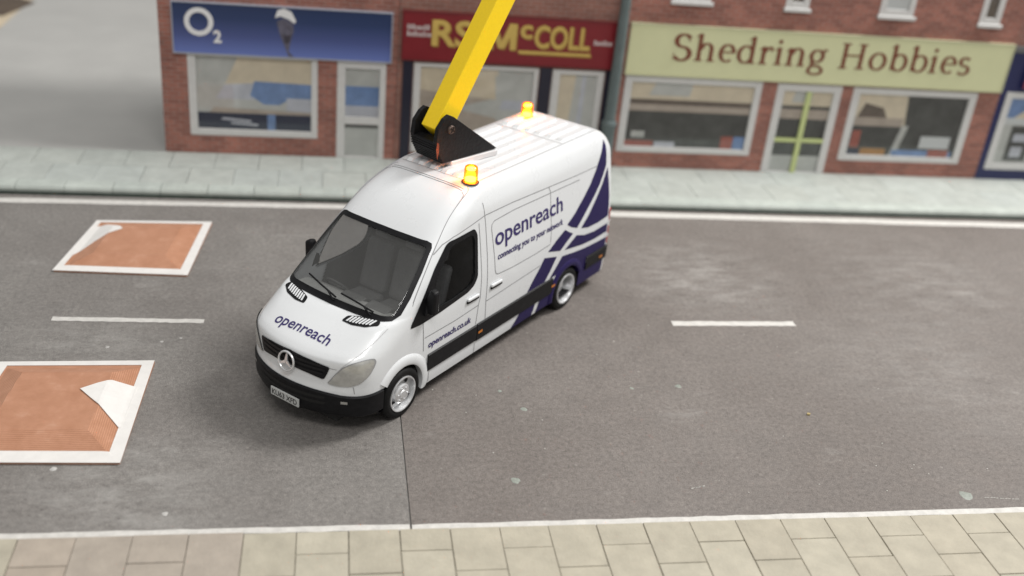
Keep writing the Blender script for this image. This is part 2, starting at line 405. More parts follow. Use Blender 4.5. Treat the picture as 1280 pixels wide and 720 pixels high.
# ---- far pavement: raised pale slabs with a kerb
farp = tag(sheet('far_pavement', -14, 30, YK+.04, YFAC+.6, .118, mat('pavement_bed', (.345, .37, .34), .9, var=.15, vscale=4), .12), kind='structure')
pale = slab_mats('pale_slab', (.375, .398, .37), dv=.03, hue=.012, bump=.12); kerbm = slab_mats('kerb_stone', (.385, .42, .39), dv=.03, hue=.01, bump=.12)
dark_green = mat('gutter_green', (.045, .06, .05), .8, var=.4, vscale=6)  # dark green strip along the foot of the far kerb
b = MB(); b.box(-14, 30, YK-.035, YK+.04, .001, .05); tag(b.build('gutter', dark_green), kind='structure')
x = -10.5; k = 0
while x < 19:
    bb = MB(); g = .002 if x > 1 else .005
    prof = [(YK, .03), (YK-.012, .10), (YK+.015, .145), (YK+.06, .158), (YK+.30, .160), (YK+.30, .03)]
    bb.prism([(x+g, yy, zz) for yy, zz in prof], (.83-2*g, 0, 0)); bb.build('kerb_stone', random.choice(kerbm), farp, smooth=40)
    for r_, (ya, yb) in enumerate(((YK+.30, YK+1.12), (YK+1.12, YFAC-.005))):
        xo = x+(.41 if r_ == 0 else 0); slab(farp, xo, xo+.83, ya, yb, .158, .04, random.choice(pale), g=g*.8, bev=.004)
    x += .83; k += 1

# ---- speed cushions: brown ribbed blocks with a white paper border
def ribbed(name, ang):
    m, n, L, b = node_mat(name)
    tc = n.new('ShaderNodeTexCoord'); mp = n.new('ShaderNodeMapping'); mp.inputs['Rotation'].default_value = (0, 0, R(ang)); L.new(tc.outputs['Object'], mp.inputs[0])
    wv = n.new('ShaderNodeTexWave'); wv.inputs['Scale'].default_value = 13; wv.inputs['Distortion'].default_value = .6; wv.inputs['Detail'].default_value = 1
    L.new(mp.outputs[0], wv.inputs[0]); nz = noise(n, L, tc.outputs['Object'], 5, 6, .65)
    c = ramp(n, L, nz, [(.25, (.40, .185, .10)), (.6, (.50, .25, .15)), (.85, (.60, .36, .25))])
    c = mixc(n, L, ramp(n, L, wv.outputs['Fac'], [(.1, (.35, .35, .35)), (.5, (0, 0, 0))]), c, (.27, .11, .055)); L.new(c, b.inputs['Base Color'])
    b.inputs['Roughness'].default_value = .55
    bp = n.new('ShaderNodeBump'); bp.inputs['Strength'].default_value = .5; bp.inputs['Distance'].default_value = .015; L.new(wv.outputs['Fac'], bp.inputs['Height']); L.new(bp.outputs[0], b.inputs['Normal'])
    return m
rib_x = ribbed('brown_ribbed_plastic_across', 90); rib_y = ribbed('brown_ribbed_plastic_along', 0)
paper = mat('white_paper', (.66, .645, .62), .75, var=.05, vscale=7, bump=.15, bscale=12)
def cushion(label, c, tri, bw, hm=.13, sl=.46):
    """c: four ground corners (near left, near right, far right, far left)"""
    C = [Vector((p[0], p[1])) for p in c]; ce = sum(C, Vector((0, 0)))/4
    root = empty('speed_cushion', (ce.x, ce.y, 0)); tag(root, label, 'speed cushion', 'speed cushions on the road')
    def pt(u, v): return (C[0]*(1-u)*(1-v)+C[1]*u*(1-v)+C[2]*u*v+C[3]*(1-u)*v)-ce
    Wd, Dp = (C[1]-C[0]).length, (C[3]-C[0]).length
    lip = .15                                     # flat lip all round, then the slope, then the flat top
    def hgt(u, v):
        d = min(u*Wd, (1-u)*Wd, v*Dp, (1-v)*Dp); return .028+min(hm, max(0, d-lip)*hm/(sl-lip))
    def ring(d):
        f, g = d/Wd, d/Dp; return [(*pt(u, v), hgt(u, v)) for u, v in ((f, g), (1-f, g), (1-f, 1-g), (f, 1-g))]
    R0, R1, R2 = ring(0), ring(lip), ring(sl); b = MB()
    for A, B in ((R0, R1), (R1, R2)):
        for k in range(4): b.poly([A[k], A[(k+1) % 4], B[(k+1) % 4], B[k]], k % 2)
    b.poly(R2, 0); lo = [(x, y, 0) for x, y, z in R0]
    for k in range(4): b.poly([lo[k], lo[(k+1) % 4], R0[(k+1) % 4], R0[k]], 0)
    b.poly(lo, 0); b.build('ramp_block', [rib_x, rib_y], root)
    mp = lambda u, v: ((*pt(u, v), hgt(u, v)), (0, 0, 1))
    l, r, n_, t = bw
    outer = [(-.008, -.008), (1.004, -.006), (.998, 1.006), (0, 1.0)]; inner = [(l, n_), (1-r, n_), (1-r, 1-t), (l, 1-t)]
    o = drape('paper_border', mp, paper, root, polys=ring_quads(outer, inner), step=.04, off=.009, smooth=False)
    md = o.modifiers.new('thick', 'SOLIDIFY'); md.thickness = .006
    o = drape('paper_arrow', mp, paper, root, polys=[tri], step=.018, off=.0095, smooth=False)
    md = o.modifiers.new('thick', 'SOLIDIFY'); md.thickness = .006
    return root
cushion('brown speed cushion nearer the shops, white arrow on its left side', ((-4.2, 15.37), (-2.19, 15.26), (-2.01, 17.29), (-3.92, 17.26)),
        [(.03, .24), (.08, .36), (.14, .50), (.21, .62), (.305, .725), (.26, .80), (.21, .84), (.14, .865), (.03, .87)], (.045, .07, .085, .04), hm=.10, sl=.44)
cushion('brown speed cushion cut off by the left edge, white arrow on its right side', ((-4.46, 10.50), (-2.38, 10.43), (-2.31, 12.68), (-4.27, 12.66)),
        [(.94, .305), (.93, .30), (.80, .43), (.72, .51), (.63, .605), (.72, .665), (.80, .705), (.95, .715)], (.06, .075, .085, .045), sl=.46)

# ================================================================== SHOPS
brick_a = brick_material('red_brick', (.33, .130, .098), (.215, .083, .064), (.30, .22, .19))
brick_b = brick_material('brown_brick', (.28, .125, .095), (.215, .098, .075), (.28, .21, .185))
upvc = mat('window_frame_white', (.58, .575, .56), .5, var=.05)
pane_m = glass('shop_pane', (.93, .94, .94), .05)
navy = mat('navy_gloss', (.018, .022, .085), .35, var=.1)
darknavy = mat('dark_pilaster', (.014, .014, .028), .4)
creamp = mat('print_cream', (.78, .66, .50), .6, var=.10, vscale=3); greyp = mat('print_grey', (.60, .59, .56), .6, var=.12, vscale=2)
greyd = mat('print_dark', (.075, .075, .07), .55, var=.35, vscale=3); bluep = mat('print_blue', (.20, .31, .56), .6, var=.2, vscale=4)
lilac = mat('print_lilac', (.60, .60, .66), .6, var=.12, vscale=4); navyp = mat('print_navy', (.018, .024, .06), .5); brownp = mat('print_brown', (.16, .12, .095), .6, var=.2)
redp = mat('print_red', (.42, .12, .09), .6, var=.15); orangep = mat('print_orange', (.50, .24, .06), .6, var=.15); whitep = mat('print_white', (.72, .72, .72), .6); greenp = mat('pale_green_paint', (.50, .56, .25), .5)
sandp = mat('print_sand', (.52, .43, .36), .6, var=.15, vscale=3)
PRINT = [creamp, greyp, greyd, bluep, lilac, navyp, brownp, redp, orangep, whitep, sandp]
CR, GY, DK, BL, LI, NV, BR, RD, OR, WH, SD = range(11)
D_REC = .10
def wall_with_holes(x0, x1, z0, z1, holes, th=.12):
    """front wall in the plane y=0 (towards the street), split into blocks round its openings"""
    xs = sorted({x0, x1, *[h[0] for h in holes], *[h[1] for h in holes]}); zs = sorted({z0, z1, *[h[2] for h in holes], *[h[3] for h in holes]})
    b = MB()
    V = {}
    def vid(x, y, z):
        k = (round(x, 4), y, round(z, 4))
        if k not in V: V[k] = len(b.v); b.v.append((x, y, z))
        return V[k]
    def q(*p): b.f.append([vid(*a) for a in p]); b.m.append(0)
    solid = lambda i, j: 0 <= i < len(xs)-1 and 0 <= j < len(zs)-1 and not any(h[0] < (xs[i]+xs[i+1])/2 < h[1] and h[2] < (zs[j]+zs[j+1])/2 < h[3] for h in holes)
    for i in range(len(xs)-1):
        for j in range(len(zs)-1):
            if not solid(i, j): continue
            a, c, d, e = xs[i], xs[i+1], zs[j], zs[j+1]
            q((a, 0, d), (c, 0, d), (c, 0, e), (a, 0, e)); q((a, th, d), (a, th, e), (c, th, e), (c, th, d))
            if not solid(i-1, j): q((a, 0, d), (a, 0, e), (a, th, e), (a, th, d))
            if not solid(i+1, j): q((c, 0, d), (c, th, d), (c, th, e), (c, 0, e))
            if not solid(i, j-1): q((a, 0, d), (a, th, d), (c, th, d), (c, 0, d))
            if not solid(i, j+1): q((a, 0, e), (c, 0, e), (c, th, e), (a, th, e))
    return b
def window(parent, x0, x1, z0, z1, fr, patches=None, bars=(), label=None, name='window', frame_m=None, proud=.02):
    """frame + pane + printed display card behind the pane; patches: (polygon in 0..1, ink)"""
    b = MB(); m = frame_m or upvc
    l, r, bo, t = fr if isinstance(fr, tuple) else (fr,)*4
    b.box(x0, x0+l, -proud, .07, z0, z1); b.box(x1-r, x1, -proud, .07, z0, z1)
    b.box(x0+l, x1-r, -proud, .07, z0, z0+bo); b.box(x0+l, x1-r, -proud, .07, z1-t, z1)
    f = b.build(name, m, parent, bevel=.008, bseg=1)
    for (ax, az, bx, bz, m2) in bars:
        q = MB(); q.box(ax, bx, -.03, .008, az, bz); q.build('glazing_bar', m2, f)
    q = MB(); q.box(x0+l*.6, x1-r*.6, .010, .015, z0+bo*.6, z1-t*.6); q.build('pane', pane_m, f)
    if patches is not None:
        d = MB(); ix0, ix1, iz0, iz1 = x0+l*.5, x1-r*.5, z0+bo*.5, z1-t*.5
        d.box(ix0, ix1, .034, .06, iz0, iz1, patches[0])
        for k, (pl, ink) in enumerate(patches[1]):
            d.prism([(x0+l+u*(x1-r-x0-l), .0335-.0012*k, z0+bo+v*(z1-t-z0-bo)) for u, v in pl], (0, -.001, 0), ink)
        d.build('window_display', PRINT, f)
    if label: f['label'] = label
    return f
rc = lambda a, b, c, d: [(a, b), (c, b), (c, d), (a, d)]
ZG = .155
def shop_shell(root, x0, x1, holes, brick, top=6.0, depth=3.2):
    wall_with_holes(x0, x1, ZG, top, holes).build('wall', brick, root)
    b = MB(); b.box(x0+.002, x1-.002, .121, depth, ZG, top-.02); b.build('core', mat('card_core', (.22, .2, .18), .8), root)
    b = MB(); b.box(x0, x1, -.04, depth+.05, top, top+.12); b.build('roof', mat('flat_roof', (.12, .12, .12), .8), root)
def signboard(parent, x0, x1, z0, z1, m, edge, th=.07):
    b = MB(); b.box(x0, x1, -th, -.002, z0, z1); s = b.build('sign', m, parent, bevel=.006, bseg=1)
    e = MB(); g = .022
    for a in ((x0-g, x1+g, z1, z1+g), (x0-g, x1+g, z0-g, z0), (x0-g, x0, z0, z1), (x1, x1+g, z0, z1)): e.box(a[0], a[1], -th-.012, -.003, a[2], a[3])
    e.build('sign_edge', edge, s); return s
def lettering(parent, body, x, z, wd, ht, m, y, bold=0, name='lettering', th=.008, spacing=1, shear=0):
    v, f = text_mesh(body, wd, ht, bold, spacing, shear)
    par = list(range(len(v)))
    def root_(i):
        while par[i] != i: par[i] = par[par[i]]; i = par[i]
        return i
    for q in f:
        for k in q[1:]: par[root_(k)] = root_(q[0])
    for c_ in sorted({root_(q[0]) for q in f}):          # every letter its own piece
        ids = [i for i in range(len(v)) if root_(i) == c_]; ix = {i: k for k, i in enumerate(ids)}
        b = MB(); b.add_mesh([(x+v[i][0], y, z+v[i][1]) for i in ids], [[ix[k] for k in q] for q in f if root_(q[0]) == c_]); o = b.build('letter', m, parent)
        md = o.modifiers.new('thick', 'SOLIDIFY'); md.thickness = th; md.offset = 0

# ---------- phone shop on the left
s1 = empty('shop_building', (0, YFAC, 0)); tag(s1, 'red brick shop with blue O2 sign at the left end of the row', 'shop')
shop_shell(s1, -3.19, 1.29, [(-2.70, -.25, .54, 2.17), (.13, 1.08, ZG, 2.17)], brick_a)
m, n, L, bsdf = node_mat('blue_sign_print')
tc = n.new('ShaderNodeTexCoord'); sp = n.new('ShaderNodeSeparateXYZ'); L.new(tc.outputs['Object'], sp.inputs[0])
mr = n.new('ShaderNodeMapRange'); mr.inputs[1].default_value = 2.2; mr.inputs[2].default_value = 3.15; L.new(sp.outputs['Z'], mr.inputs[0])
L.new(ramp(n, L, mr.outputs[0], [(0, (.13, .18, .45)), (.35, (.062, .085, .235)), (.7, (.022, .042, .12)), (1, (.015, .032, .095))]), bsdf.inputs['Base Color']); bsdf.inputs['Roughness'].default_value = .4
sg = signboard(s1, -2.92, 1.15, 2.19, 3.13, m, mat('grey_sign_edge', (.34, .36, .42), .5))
q = MB()   # ring of the O
n_ = 40
for k in range(n_):
    a, b2 = 2*math.pi*k/n_, 2*math.pi*(k+1)/n_
    P = lambda t, s: (-2.445+s*.265*math.cos(t), -.078, 2.785+s*.265*math.sin(t))
    q.poly([P(a, 1), P(b2, 1), P(b2, .66), P(a, .66)])
o = q.build('letter', whitep, sg); md = o.modifiers.new('thick', 'SOLIDIFY'); md.thickness = .01; md.offset = 0
lettering(sg, '2', -2.19, 2.40, .15, .24, whitep, -.078, .035)
q = MB(); P = lambda pts, k: [(x, -.0725-.0015*k, z) for x, z in pts]     # small printed figure with a white cap
q.prism(P([(-1.02, 2.86), (-.90, 2.93), (-.72, 2.86), (-.70, 2.70), (-.76, 2.50), (-.80, 2.30), (-.70, 2.20), (-.80, 2.20), (-.88, 2.42), (-.96, 2.62)], 0), (0, -.001, 0), 0)
q.prism(P([(-.90, 2.60), (-.76, 2.62), (-.78, 2.48), (-.86, 2.44)], 1), (0, -.001, 0), 2)
q.prism(P([(-1.05, 2.93), (-1.0, 3.08), (-.88, 3.12), (-.74, 3.06), (-.66, 2.90), (-.68, 2.84), (-.80, 2.92), (-.95, 2.97)], 2), (0, -.001, 0), 1)
q.build('printed_figure', [mat('figure_grey', (.10, .095, .13), .6, var=.4, vscale=10), whitep, mat('figure_dark', (.04, .035, .05), .6)], sg)
window(s1, -2.70, -.25, .54, 2.17, (.15, .12, .13, .05), (GY, [
    (rc(0, .22, 1, 1), GY), ([(.22, .55), (.36, 1), (1, 1), (1, .55)], CR), ([(.16, .42), (.24, .62), (.55, .66), (.5, .42)], LI), ([(.46, .48), (.5, .68), (1, .66), (1, .42), (.78, .42), (.72, .36), (.58, .36)], BL),
    (rc(.78, .22, 1, .46), LI), ([(.1, .22), (.14, .30), (1, .27), (1, .22)], SD), (rc(0, 0, 1, .225), NV), ([(.20, .13), (.46, .10), (.47, .13), (.22, .16)], LI), ([(.28, .075), (.52, .05), (.53, .08), (.30, .10)], LI), (rc(.61, 0, .68, .22), BL)]),
    label='white framed shop window with navy banner')
dr = window(s1, .13, 1.08, ZG, 2.17, (.16, .12, .03, .16), (GY, [(rc(0, .55, 1, .80), BL), (rc(0, .80, 1, 1), GY), (rc(0, .46, 1, .58), LI), (rc(0, 0, 1, .36), GY), (rc(0, .33, 1, .38), DK)]), name='door', bars=((.29, .88, .96, 1.03, upvc),))

# ---------- newsagent in the middle
s2 = empty('shop_building', (0, YFAC, 0)); tag(s2, 'brown brick newsagent with red and gold sign behind the van roof', 'shop')
shop_shell(s2, 1.30, 5.76, [(1.62, 4.14, .34, 2.20), (4.42, 5.50, ZG, 2.20)], brick_b)
b = MB(); b.box(1.40, 1.60, -.03, -.002, ZG, 2.24); b.box(4.16, 4.40, -.03, -.002, ZG, 2.24); b.box(5.52, 5.74, -.03, -.002, ZG, 2.24)
for (x0_, x1_) in ((1.40, 1.60), (4.16, 4.40), (5.52, 5.74)):
    b = MB(); b.box(x0_, x1_, -.05, -.002, ZG, 2.235); b.build('pilaster', darknavy, s2, bevel=.006, bseg=1)
red = mat('red_sign_paint', (.19, .012, .018), .4, var=.08, vscale=2); gold = mat('gold_lettering', (.55, .39, .10), .45, var=.08)
golds = mat('gold_shadow', (.30, .16, .03), .5)
sg = signboard(s2, 1.37, 5.62, 2.27, 3.20, red, mat('red_sign_edge', (.13, .02, .02), .5))
for dx, dz, mm, yy, bo in ((.025, -.025, golds, -.074, .03), (0, 0, gold, -.080, .024)):
    lettering(sg, 'RS', 1.93+dx, 2.56+dz, .80, .52, mm, yy, bo)
    for pl in ([(0, 0), (.12, 0), (.12, .52), (0, .52)], [(.46, 0), (.58, 0), (.58, .52), (.46, .52)], [(.0, .52), (.15, .52), (.345, .02), (.235, .02)], [(.43, .52), (.58, .52), (.345, .02), (.235, .02)]):
        q = MB(); q.prism([(3.02+dx+a, yy-.004-.0007*pl[0][0], 2.56+dz+c) for a, c in pl], (0, .008, 0)); q.build('letter_stroke', mm, sg)
    lettering(sg, 'c', 3.67+dx, 2.80+dz, .24, .27, mm, yy, bo)
    lettering(sg, 'COLL', 3.96+dx, 2.62+dz, 1.13, .46, mm, yy, bo)
    q = MB(); q.box(3.66+dx, 5.13+dx, yy-.004, yy+.004, 2.50+dz, 2.56+dz); q.build('underline', mm, sg)
pw = mat('sign_small_white', (.50, .42, .41), .6)
q = MB()    # small white strap-lines, too small to read: broken bars
random.seed(3)
for (xa, xb, z_) in ((1.45, 1.86, 2.86), (1.45, 1.88, 2.73), (5.18, 5.55, 2.74)):
    x_ = xa
    while x_ < xb:
        wv_ = random.uniform(.03, .06); hh = random.choice((.07, .07, .10)); q.box(x_, x_+wv_, -.078, -.072, z_, z_+hh); x_ += wv_+.015
tag(q.build('small_lettering', pw, sg), kind='stuff')
window(s2, 1.62, 4.14, .34, 2.20, (.14, .10, .12, .08), (GY, [([(0, 0), (0, 1), (.55, 1), (.62, .62), (.3, .5), (1, .3), (1, 0)], SD), ([(0, .72), (0, 1), (.68, 1), (.72, .62), (.3, .66)], CR), ([(.70, .30), (.66, .92), (1, .94), (1, .35)], GY), ([(.72, .50), (.74, .62), (1, .62), (1, .50)], LI), (rc(.0, .0, 1, .16), BR)]))
window(s2, 4.42, 5.50, ZG, 2.20, (.16, .14, .10, .10), (GY, [([(0, .35), (0, 1), (.45, 1), (.35, .4)], CR), (rc(0, 0, 1, .3), SD), ([(.55, .2), (.62, 1), (.72, 1), (.7, .2)], LI)]), name='door')

# ---------- model shop
s3 = empty('shop_building', (0, YFAC, 0)); tag(s3, 'wide red brick model shop with pale green Shedring Hobbies sign', 'shop')
UPW = [(6.67, 7.48, 3.70, 5.1), (9.06, 9.57, 3.69, 5.1), (11.12, 11.89, 3.66, 5.1), (13.40, 13.89, 3.61, 5.1)]
shop_shell(s3, 5.77, 14.42, [(5.95, 8.93, .51, 2.16), (9.27, 10.73, ZG, 2.14), (10.99, 13.90, .49, 2.135)] + UPW, brick_a)
pg = mat('pale_green_sign', (.60, .61, .37), .5, var=.03, vscale=2); brown = mat('brown_lettering', (.17, .045, .022), .5)
sg = signboard(s3, 5.92, 14.37, 2.20, 3.215, pg, mat('cream_sign_edge', (.50, .50, .33), .5))
# hand-built serif lettering: broad-nib strokes, thick down-strokes and thin cross-strokes
def serif_text(text, ht, condense=1.0):
    quads = []; penx = 0; groups = []
    def stroke(pts, thick=.105, thin=.038):
        P = [Vector(p) for p in pts]; Ls, Rs = [], []
        for i in range(len(P)):
            t = (P[min(i+1, len(P)-1)]-P[max(i-1, 0)]).normalized(); wd = thin+(thick-thin)*abs(t.y)**1.3; nn = Vector((-t.y, t.x))*wd/2
            Ls.append(P[i]+nn); Rs.append(P[i]-nn)
        for i in range(len(P)-1): quads.append([tuple(v+Vector((penx, 0))) for v in (Ls[i], Rs[i], Rs[i+1], Ls[i+1])])
    def arc(cx, cy, rx, ry, a0, a1, n=16): return [(cx+rx*math.cos(R(a0+(a1-a0)*k/n)), cy+ry*math.sin(R(a0+(a1-a0)*k/n))) for k in range(n+1)]
    def bar(x0, x1, y, h=.036): quads.append([(penx+x0, y), (penx+x1, y), (penx+x1, y+h), (penx+x0, y+h)])
    def stem(x, y0, y1, w_=.105): quads.append([(penx+x-w_/2, y0), (penx+x+w_/2, y0), (penx+x+w_/2, y1), (penx+x-w_/2, y1)])
    def flag(x, y): quads.append([(penx+x-.13, y-.075), (penx+x-.05, y-.10), (penx+x+.05, y), (penx+x+.03, y)])
    XH, AS, CP = .50, .76, .72
    for ch in text:
        groups.append(len(quads))
        if ch == 'S': stroke(arc(.25, CP-.18, .18, .17, 25, 260, 18)+arc(.25, .18, .20, .185, 80, -150, 18), .125, .05); bar(.40, .425, CP-.20, .17); bar(.03, .055, .02, .17); penx += .56
        elif ch == 'H':
            for x in (.15, .62): stem(x, 0, CP); bar(x-.12, x+.12, 0); bar(x-.12, x+.12, CP-.036)
            bar(.15, .62, .36, .045); penx += .82
        elif ch in 'hn':
            stem(.14, 0, AS if ch == 'h' else XH); flag(.14, AS if ch == 'h' else XH); bar(.03, .25, 0)
            stroke([(.17, .33)]+arc(.33, .34, .13, .155, 150, 0, 12)+[(.46, 0)]); bar(.36, .57, 0); penx += .62
        elif ch == 'e': bar(.10, .44, .265, .04); stroke([(.42, .285)]+arc(.27, .26, .175, .235, 10, 310, 24)); penx += .51
        elif ch == 'o': stroke(arc(.28, .25, .20, .235, 0, 360, 30)); penx += .58
        elif ch == 'd': stroke(arc(.26, .25, .185, .235, 40, 320, 24)); stem(.43, 0, AS); flag(.43, AS); bar(.43, .54, 0); penx += .60
        elif ch == 'b': stem(.14, .03, AS); flag(.14, AS); stroke(arc(.31, .25, .185, .235, 140, -140, 24)); penx += .58
        elif ch == 'r': stem(.14, 0, XH); flag(.14, XH); bar(.03, .26, 0); stroke([(.16, .34), (.21, .43), (.29, .475), (.36, .47)], .10, .06); stem(.35, .38, .48, .07); penx += .42
        elif ch == 'i': stem(.14, 0, XH); flag(.14, XH); bar(.03, .25, 0); stroke(arc(.13, .66, .028, .028, 0, 360, 10), .06, .06); penx += .31
        elif ch == 'g': stroke(arc(.26, .31, .16, .17, 0, 360, 24)); stroke([(.38, .43), (.46, .49), (.52, .47)], .06, .06); stroke([(.17, .17), (.13, .10), (.19, .05), (.36, .02), (.45, -.06)]+arc(.27, -.11, .19, .10, 10, -190, 16)+[(.12, .0), (.2, .05)], .09, .05); penx += .55
        elif ch == 's': stroke(arc(.21, XH-.125, .125, .115, 30, 260, 14)+arc(.21, .13, .145, .125, 80, -150, 14), .10, .045); penx += .43
        else: penx += .32
    s = ht/CP
    return [[(x*s*condense, y*s) for x, y in q] for q in quads], penx*s*condense, groups + [len(quads)]
qs, wd, grp = serif_text('Shedring Hobbies', .53)
cond = (13.50-6.83)/wd
for g0, g1 in zip(grp, grp[1:]):
    if g0 == g1: continue
    b = MB()
    for k in range(g0, g1): b.prism([(6.83+x*cond, -.0725-.00006*(k-g0), 2.535+z) for x, z in qs[k]], (0, -.006, 0))
    b.build('letter', brown, sg, fix=False)
window(s3, 5.95, 8.93, .51, 2.16, (.16, .15, .12, .14), (DK, [(rc(0, .55, 1, .76), BR), (rc(0, .74, 1, 1), CR), ([(.15, .80), (.2, 1), (.5, 1), (.48, .80)], GY), (rc(0, .56, 1, .66), SD), (rc(.0, 0, .24, .09), RD), (rc(.25, 0, .42, .08), LI), (rc(.80, 0, .90, .20), RD), (rc(.905, 0, 1, .20), BL), (rc(.05, .14, .16, .24), GY)]))
dr = window(s3, 9.27, 10.73, ZG, 2.14, (.17, .17, .02, .16), (DK, [(rc(0, .82, 1, 1), CR), ([(.2, .86), (.25, 1), (.6, 1), (.6, .86)], GY), (rc(0, .66, 1, .78), SD), (rc(0, 0, 1, .36), GY), (rc(0, .20, 1, .36), DK)]), name='door', bars=((9.95, ZG, 10.06, 1.98, greenp), (9.44, .86, 9.94, .94, greenp), (10.07, .86, 10.56, .94, greenp)))
window(s3, 10.99, 13.90, .49, 2.135, (.17, .17, .13, .14), (DK, [([(0, .5), (0, 1), (.45, 1), (.48, .5)], CR), ([(.03, .62), (.08, .85), (.25, .78), (.30, .62)], BR), (rc(0, .48, .46, .62), SD), (rc(0, .0, .40, .48), DK), ([(.40, .0), (.46, .5), (.52, .5), (.46, 0)], GY), (rc(.66, .14, .94, .34), WH), (rc(.42, 0, .98, .10), BL), (rc(.13, 0, .36, .11), OR), (rc(0, 0, .12, .09), NV), (rc(.02, .12, .10, .40), RD), (rc(.76, 0, .95, .12), RD)]))
for (x0_, x1_, z0_, z1_) in UPW:
    window(s3, x0_, x1_, z0_, z1_, (.13, .13, .14, .1), (WH if x1_-x0_ > .6 else BR, []))
    b = MB(); b.box(x0_-.04, x1_+.04, -.09, -.023, z0_-.06, z0_+.02); b.build('window_sill', upvc, s3, bevel=.01, bseg=1)
# ---------- navy shop at the right edge
s4 = empty('shop_building', (0, YFAC, 0)); tag(s4, 'navy fronted shop with red sign cut off by the right edge', 'shop')
shop_shell(s4, 14.43, 19.5, [(14.58, 17.4, .40, 2.19)], navy, top=3.06)
b = MB(); b.box(14.43, 19.5, .05, 3.0, 3.19, 6.0); b.build('upper_wall', brick_b, s4)
sg = signboard(s4, 14.86, 19.3, 2.30, 2.98, mat('small_red_sign', (.30, .03, .03), .4), navy)
lettering(sg, 'l', 15.10, 2.42, .07, .42, whitep, -.078, .03)
window(s4, 14.58, 17.4, .40, 2.19, (.16, .15, .14, .14), (GY, [(rc(0, .70, 1, 1), BL), ([(.05, .66), (.25, .9), (1, .95), (1, .66)], CR), (rc(0, .6, 1, .70), WH), (rc(.10, .04, .32, .58), DK), (rc(.14, .34, .3, .46), LI), (rc(.15, .10, .26, .26), LI), (rc(.36, .04, .9, .5), GY)]))
# ---------- lamp post in front of the shop row
lp = empty('lamp_post', (5.66, YFAC-.28, .158)); tag(lp, 'grey green lamp post on the far pavement between red and green signs', 'lamp post')
pm = mat('grey_green_paint', (.105, .135, .135), .45, var=.12, vscale=5)
b = MB(); b.lathe([(.17, 0), (.17, .08), (.145, .12), (.145, .98), (.16, 1.0), (.16, 1.06), (.125, 1.12)], (0, 0, 0), n=24); b.build('base', pm, lp, smooth=40)
b = MB(); b.lathe([(.112, 1.11), (.105, 3.0), (.075, 6.2)], (0, 0, 0), n=24); b.build('pole', pm, lp, smooth=40)
b = MB(); b.tube([(0, 0, 6.15), (0, -.2, 6.5), (0, -.7, 6.65)], .05, 12); b.build('arm', pm, lp, smooth=40)
b = MB(); b.prism([(-.14, -.65, 6.58), (.14, -.65, 6.58), (.09, -1.25, 6.62), (-.09, -1.25, 6.62)], (0, 0, .12)); b.build('lamp_head', pm, lp, bevel=.03)
# ---------- timber tray at the far left
tr = empty('timber_board', (-9.5, 31.6, -.03)); tag(tr, 'pale timber board with a dark slot at the top left corner', 'board')
wood = mat('pale_timber', (.55, .46, .33), .6, var=.15, vscale=3)
b = MB(); b.prism([(x+9.5, y-31.6, 0) for x, y in ((-14, 28.6), (-8.62, 29.2), (-8.20, 33.4), (-8.6, 38), (-14, 38))], (0, 0, .15)); b.build('panel', wood, tr, bevel=.02)
b = MB(); b.prism([(x+9.5, y-31.6, .151) for x, y in ((-10.6, 31.0), (-8.82, 30.35), (-8.36, 32.0), (-8.9, 32.5), (-10.6, 32.4))], (0, 0, .02)); b.build('dark_slot', mat('dark_timber', (.085, .06, .04), .7, var=.4, vscale=3), tr)
# ================================================================== THE VAN
van = empty('delivery_van', (.143, 11.963, .002), -2.317)
tag(van, 'white long high roof van with purple swoosh and yellow roof arm on the road', 'van')
HF, HR, HZ, RW = -.125, -4.175, .345, .357       # axles, hub height, wheel radius
paint = mat('white_van_paint', (.67, .685, .695), .28, coat=.5, var=.015, vscale=2, rvar=.04)
purple = mat('purple_vinyl', (.018, .012, .068), .45, coat=.0, spec=.18, var=.06, vscale=4)
seam_m = mat('panel_gap', (.27, .27, .275), .6)
trim = mat('black_trim', (.009, .009, .010), .45, spec=.16, var=.3, vscale=14, bump=.06, bscale=60)
rubber = mat('tyre_rubber', (.010, .010, .010), .6, spec=.15, var=.3, vscale=12, bump=.1, bscale=50)
silver = mat('silver_plastic', (.72, .73, .74), .3, metal=.6, var=.05, rvar=.08)
interior = mat('dark_cab_plastic', (.09, .09, .088), .55, var=.2, vscale=6)
seatm = mat('grey_seat', (.13, .13, .13), .75, var=.2, vscale=6)
ws_glass = glass('windscreen_glass', (.82, .83, .83), .06, .13, (.36, .36, .35), .03); sd_glass = glass('side_glass', (.62, .63, .64), .03, .02, (.03, .03, .03), .012)
lamp_lens = mat('headlamp_lens', (.44, .435, .41), .16, coat=.9, metal=.25, var=.25, vscale=5)
amber = mat('amber_marker', (.50, .16, .015), .35); redl = mat('red_lamp', (.42, .015, .02), .25, coat=.5); whitel = mat('white_lamp', (.65, .65, .65), .3)
ink = mat('purple_lettering', (.028, .018, .11), .4)

def pchip(xk, yk):
    xk, yk = np.array(xk, float), np.array(yk, float); h = np.diff(xk); d = np.diff(yk)/h; m = np.zeros(len(xk))
    for i in range(1, len(xk)-1):
        if d[i-1]*d[i] > 0:
            w1, w2 = 2*h[i]+h[i-1], h[i]+2*h[i-1]; m[i] = (w1+w2)/(w1/d[i-1]+w2/d[i])
    m[0], m[-1] = d[0], d[-1]
    def f(x):
        x = min(max(x, xk[0]), xk[-1]); i = min(int(np.searchsorted(xk, x, 'right'))-1, len(xk)-2); i = max(i, 0); t = (x-xk[i])/h[i]
        return (2*t**3-3*t**2+1)*yk[i]+(t**3-2*t**2+t)*h[i]*m[i]+(-2*t**3+3*t**2)*yk[i+1]+(t**3-t**2)*h[i]*m[i+1]
    return f
ZB, ZT = .24, 2.655
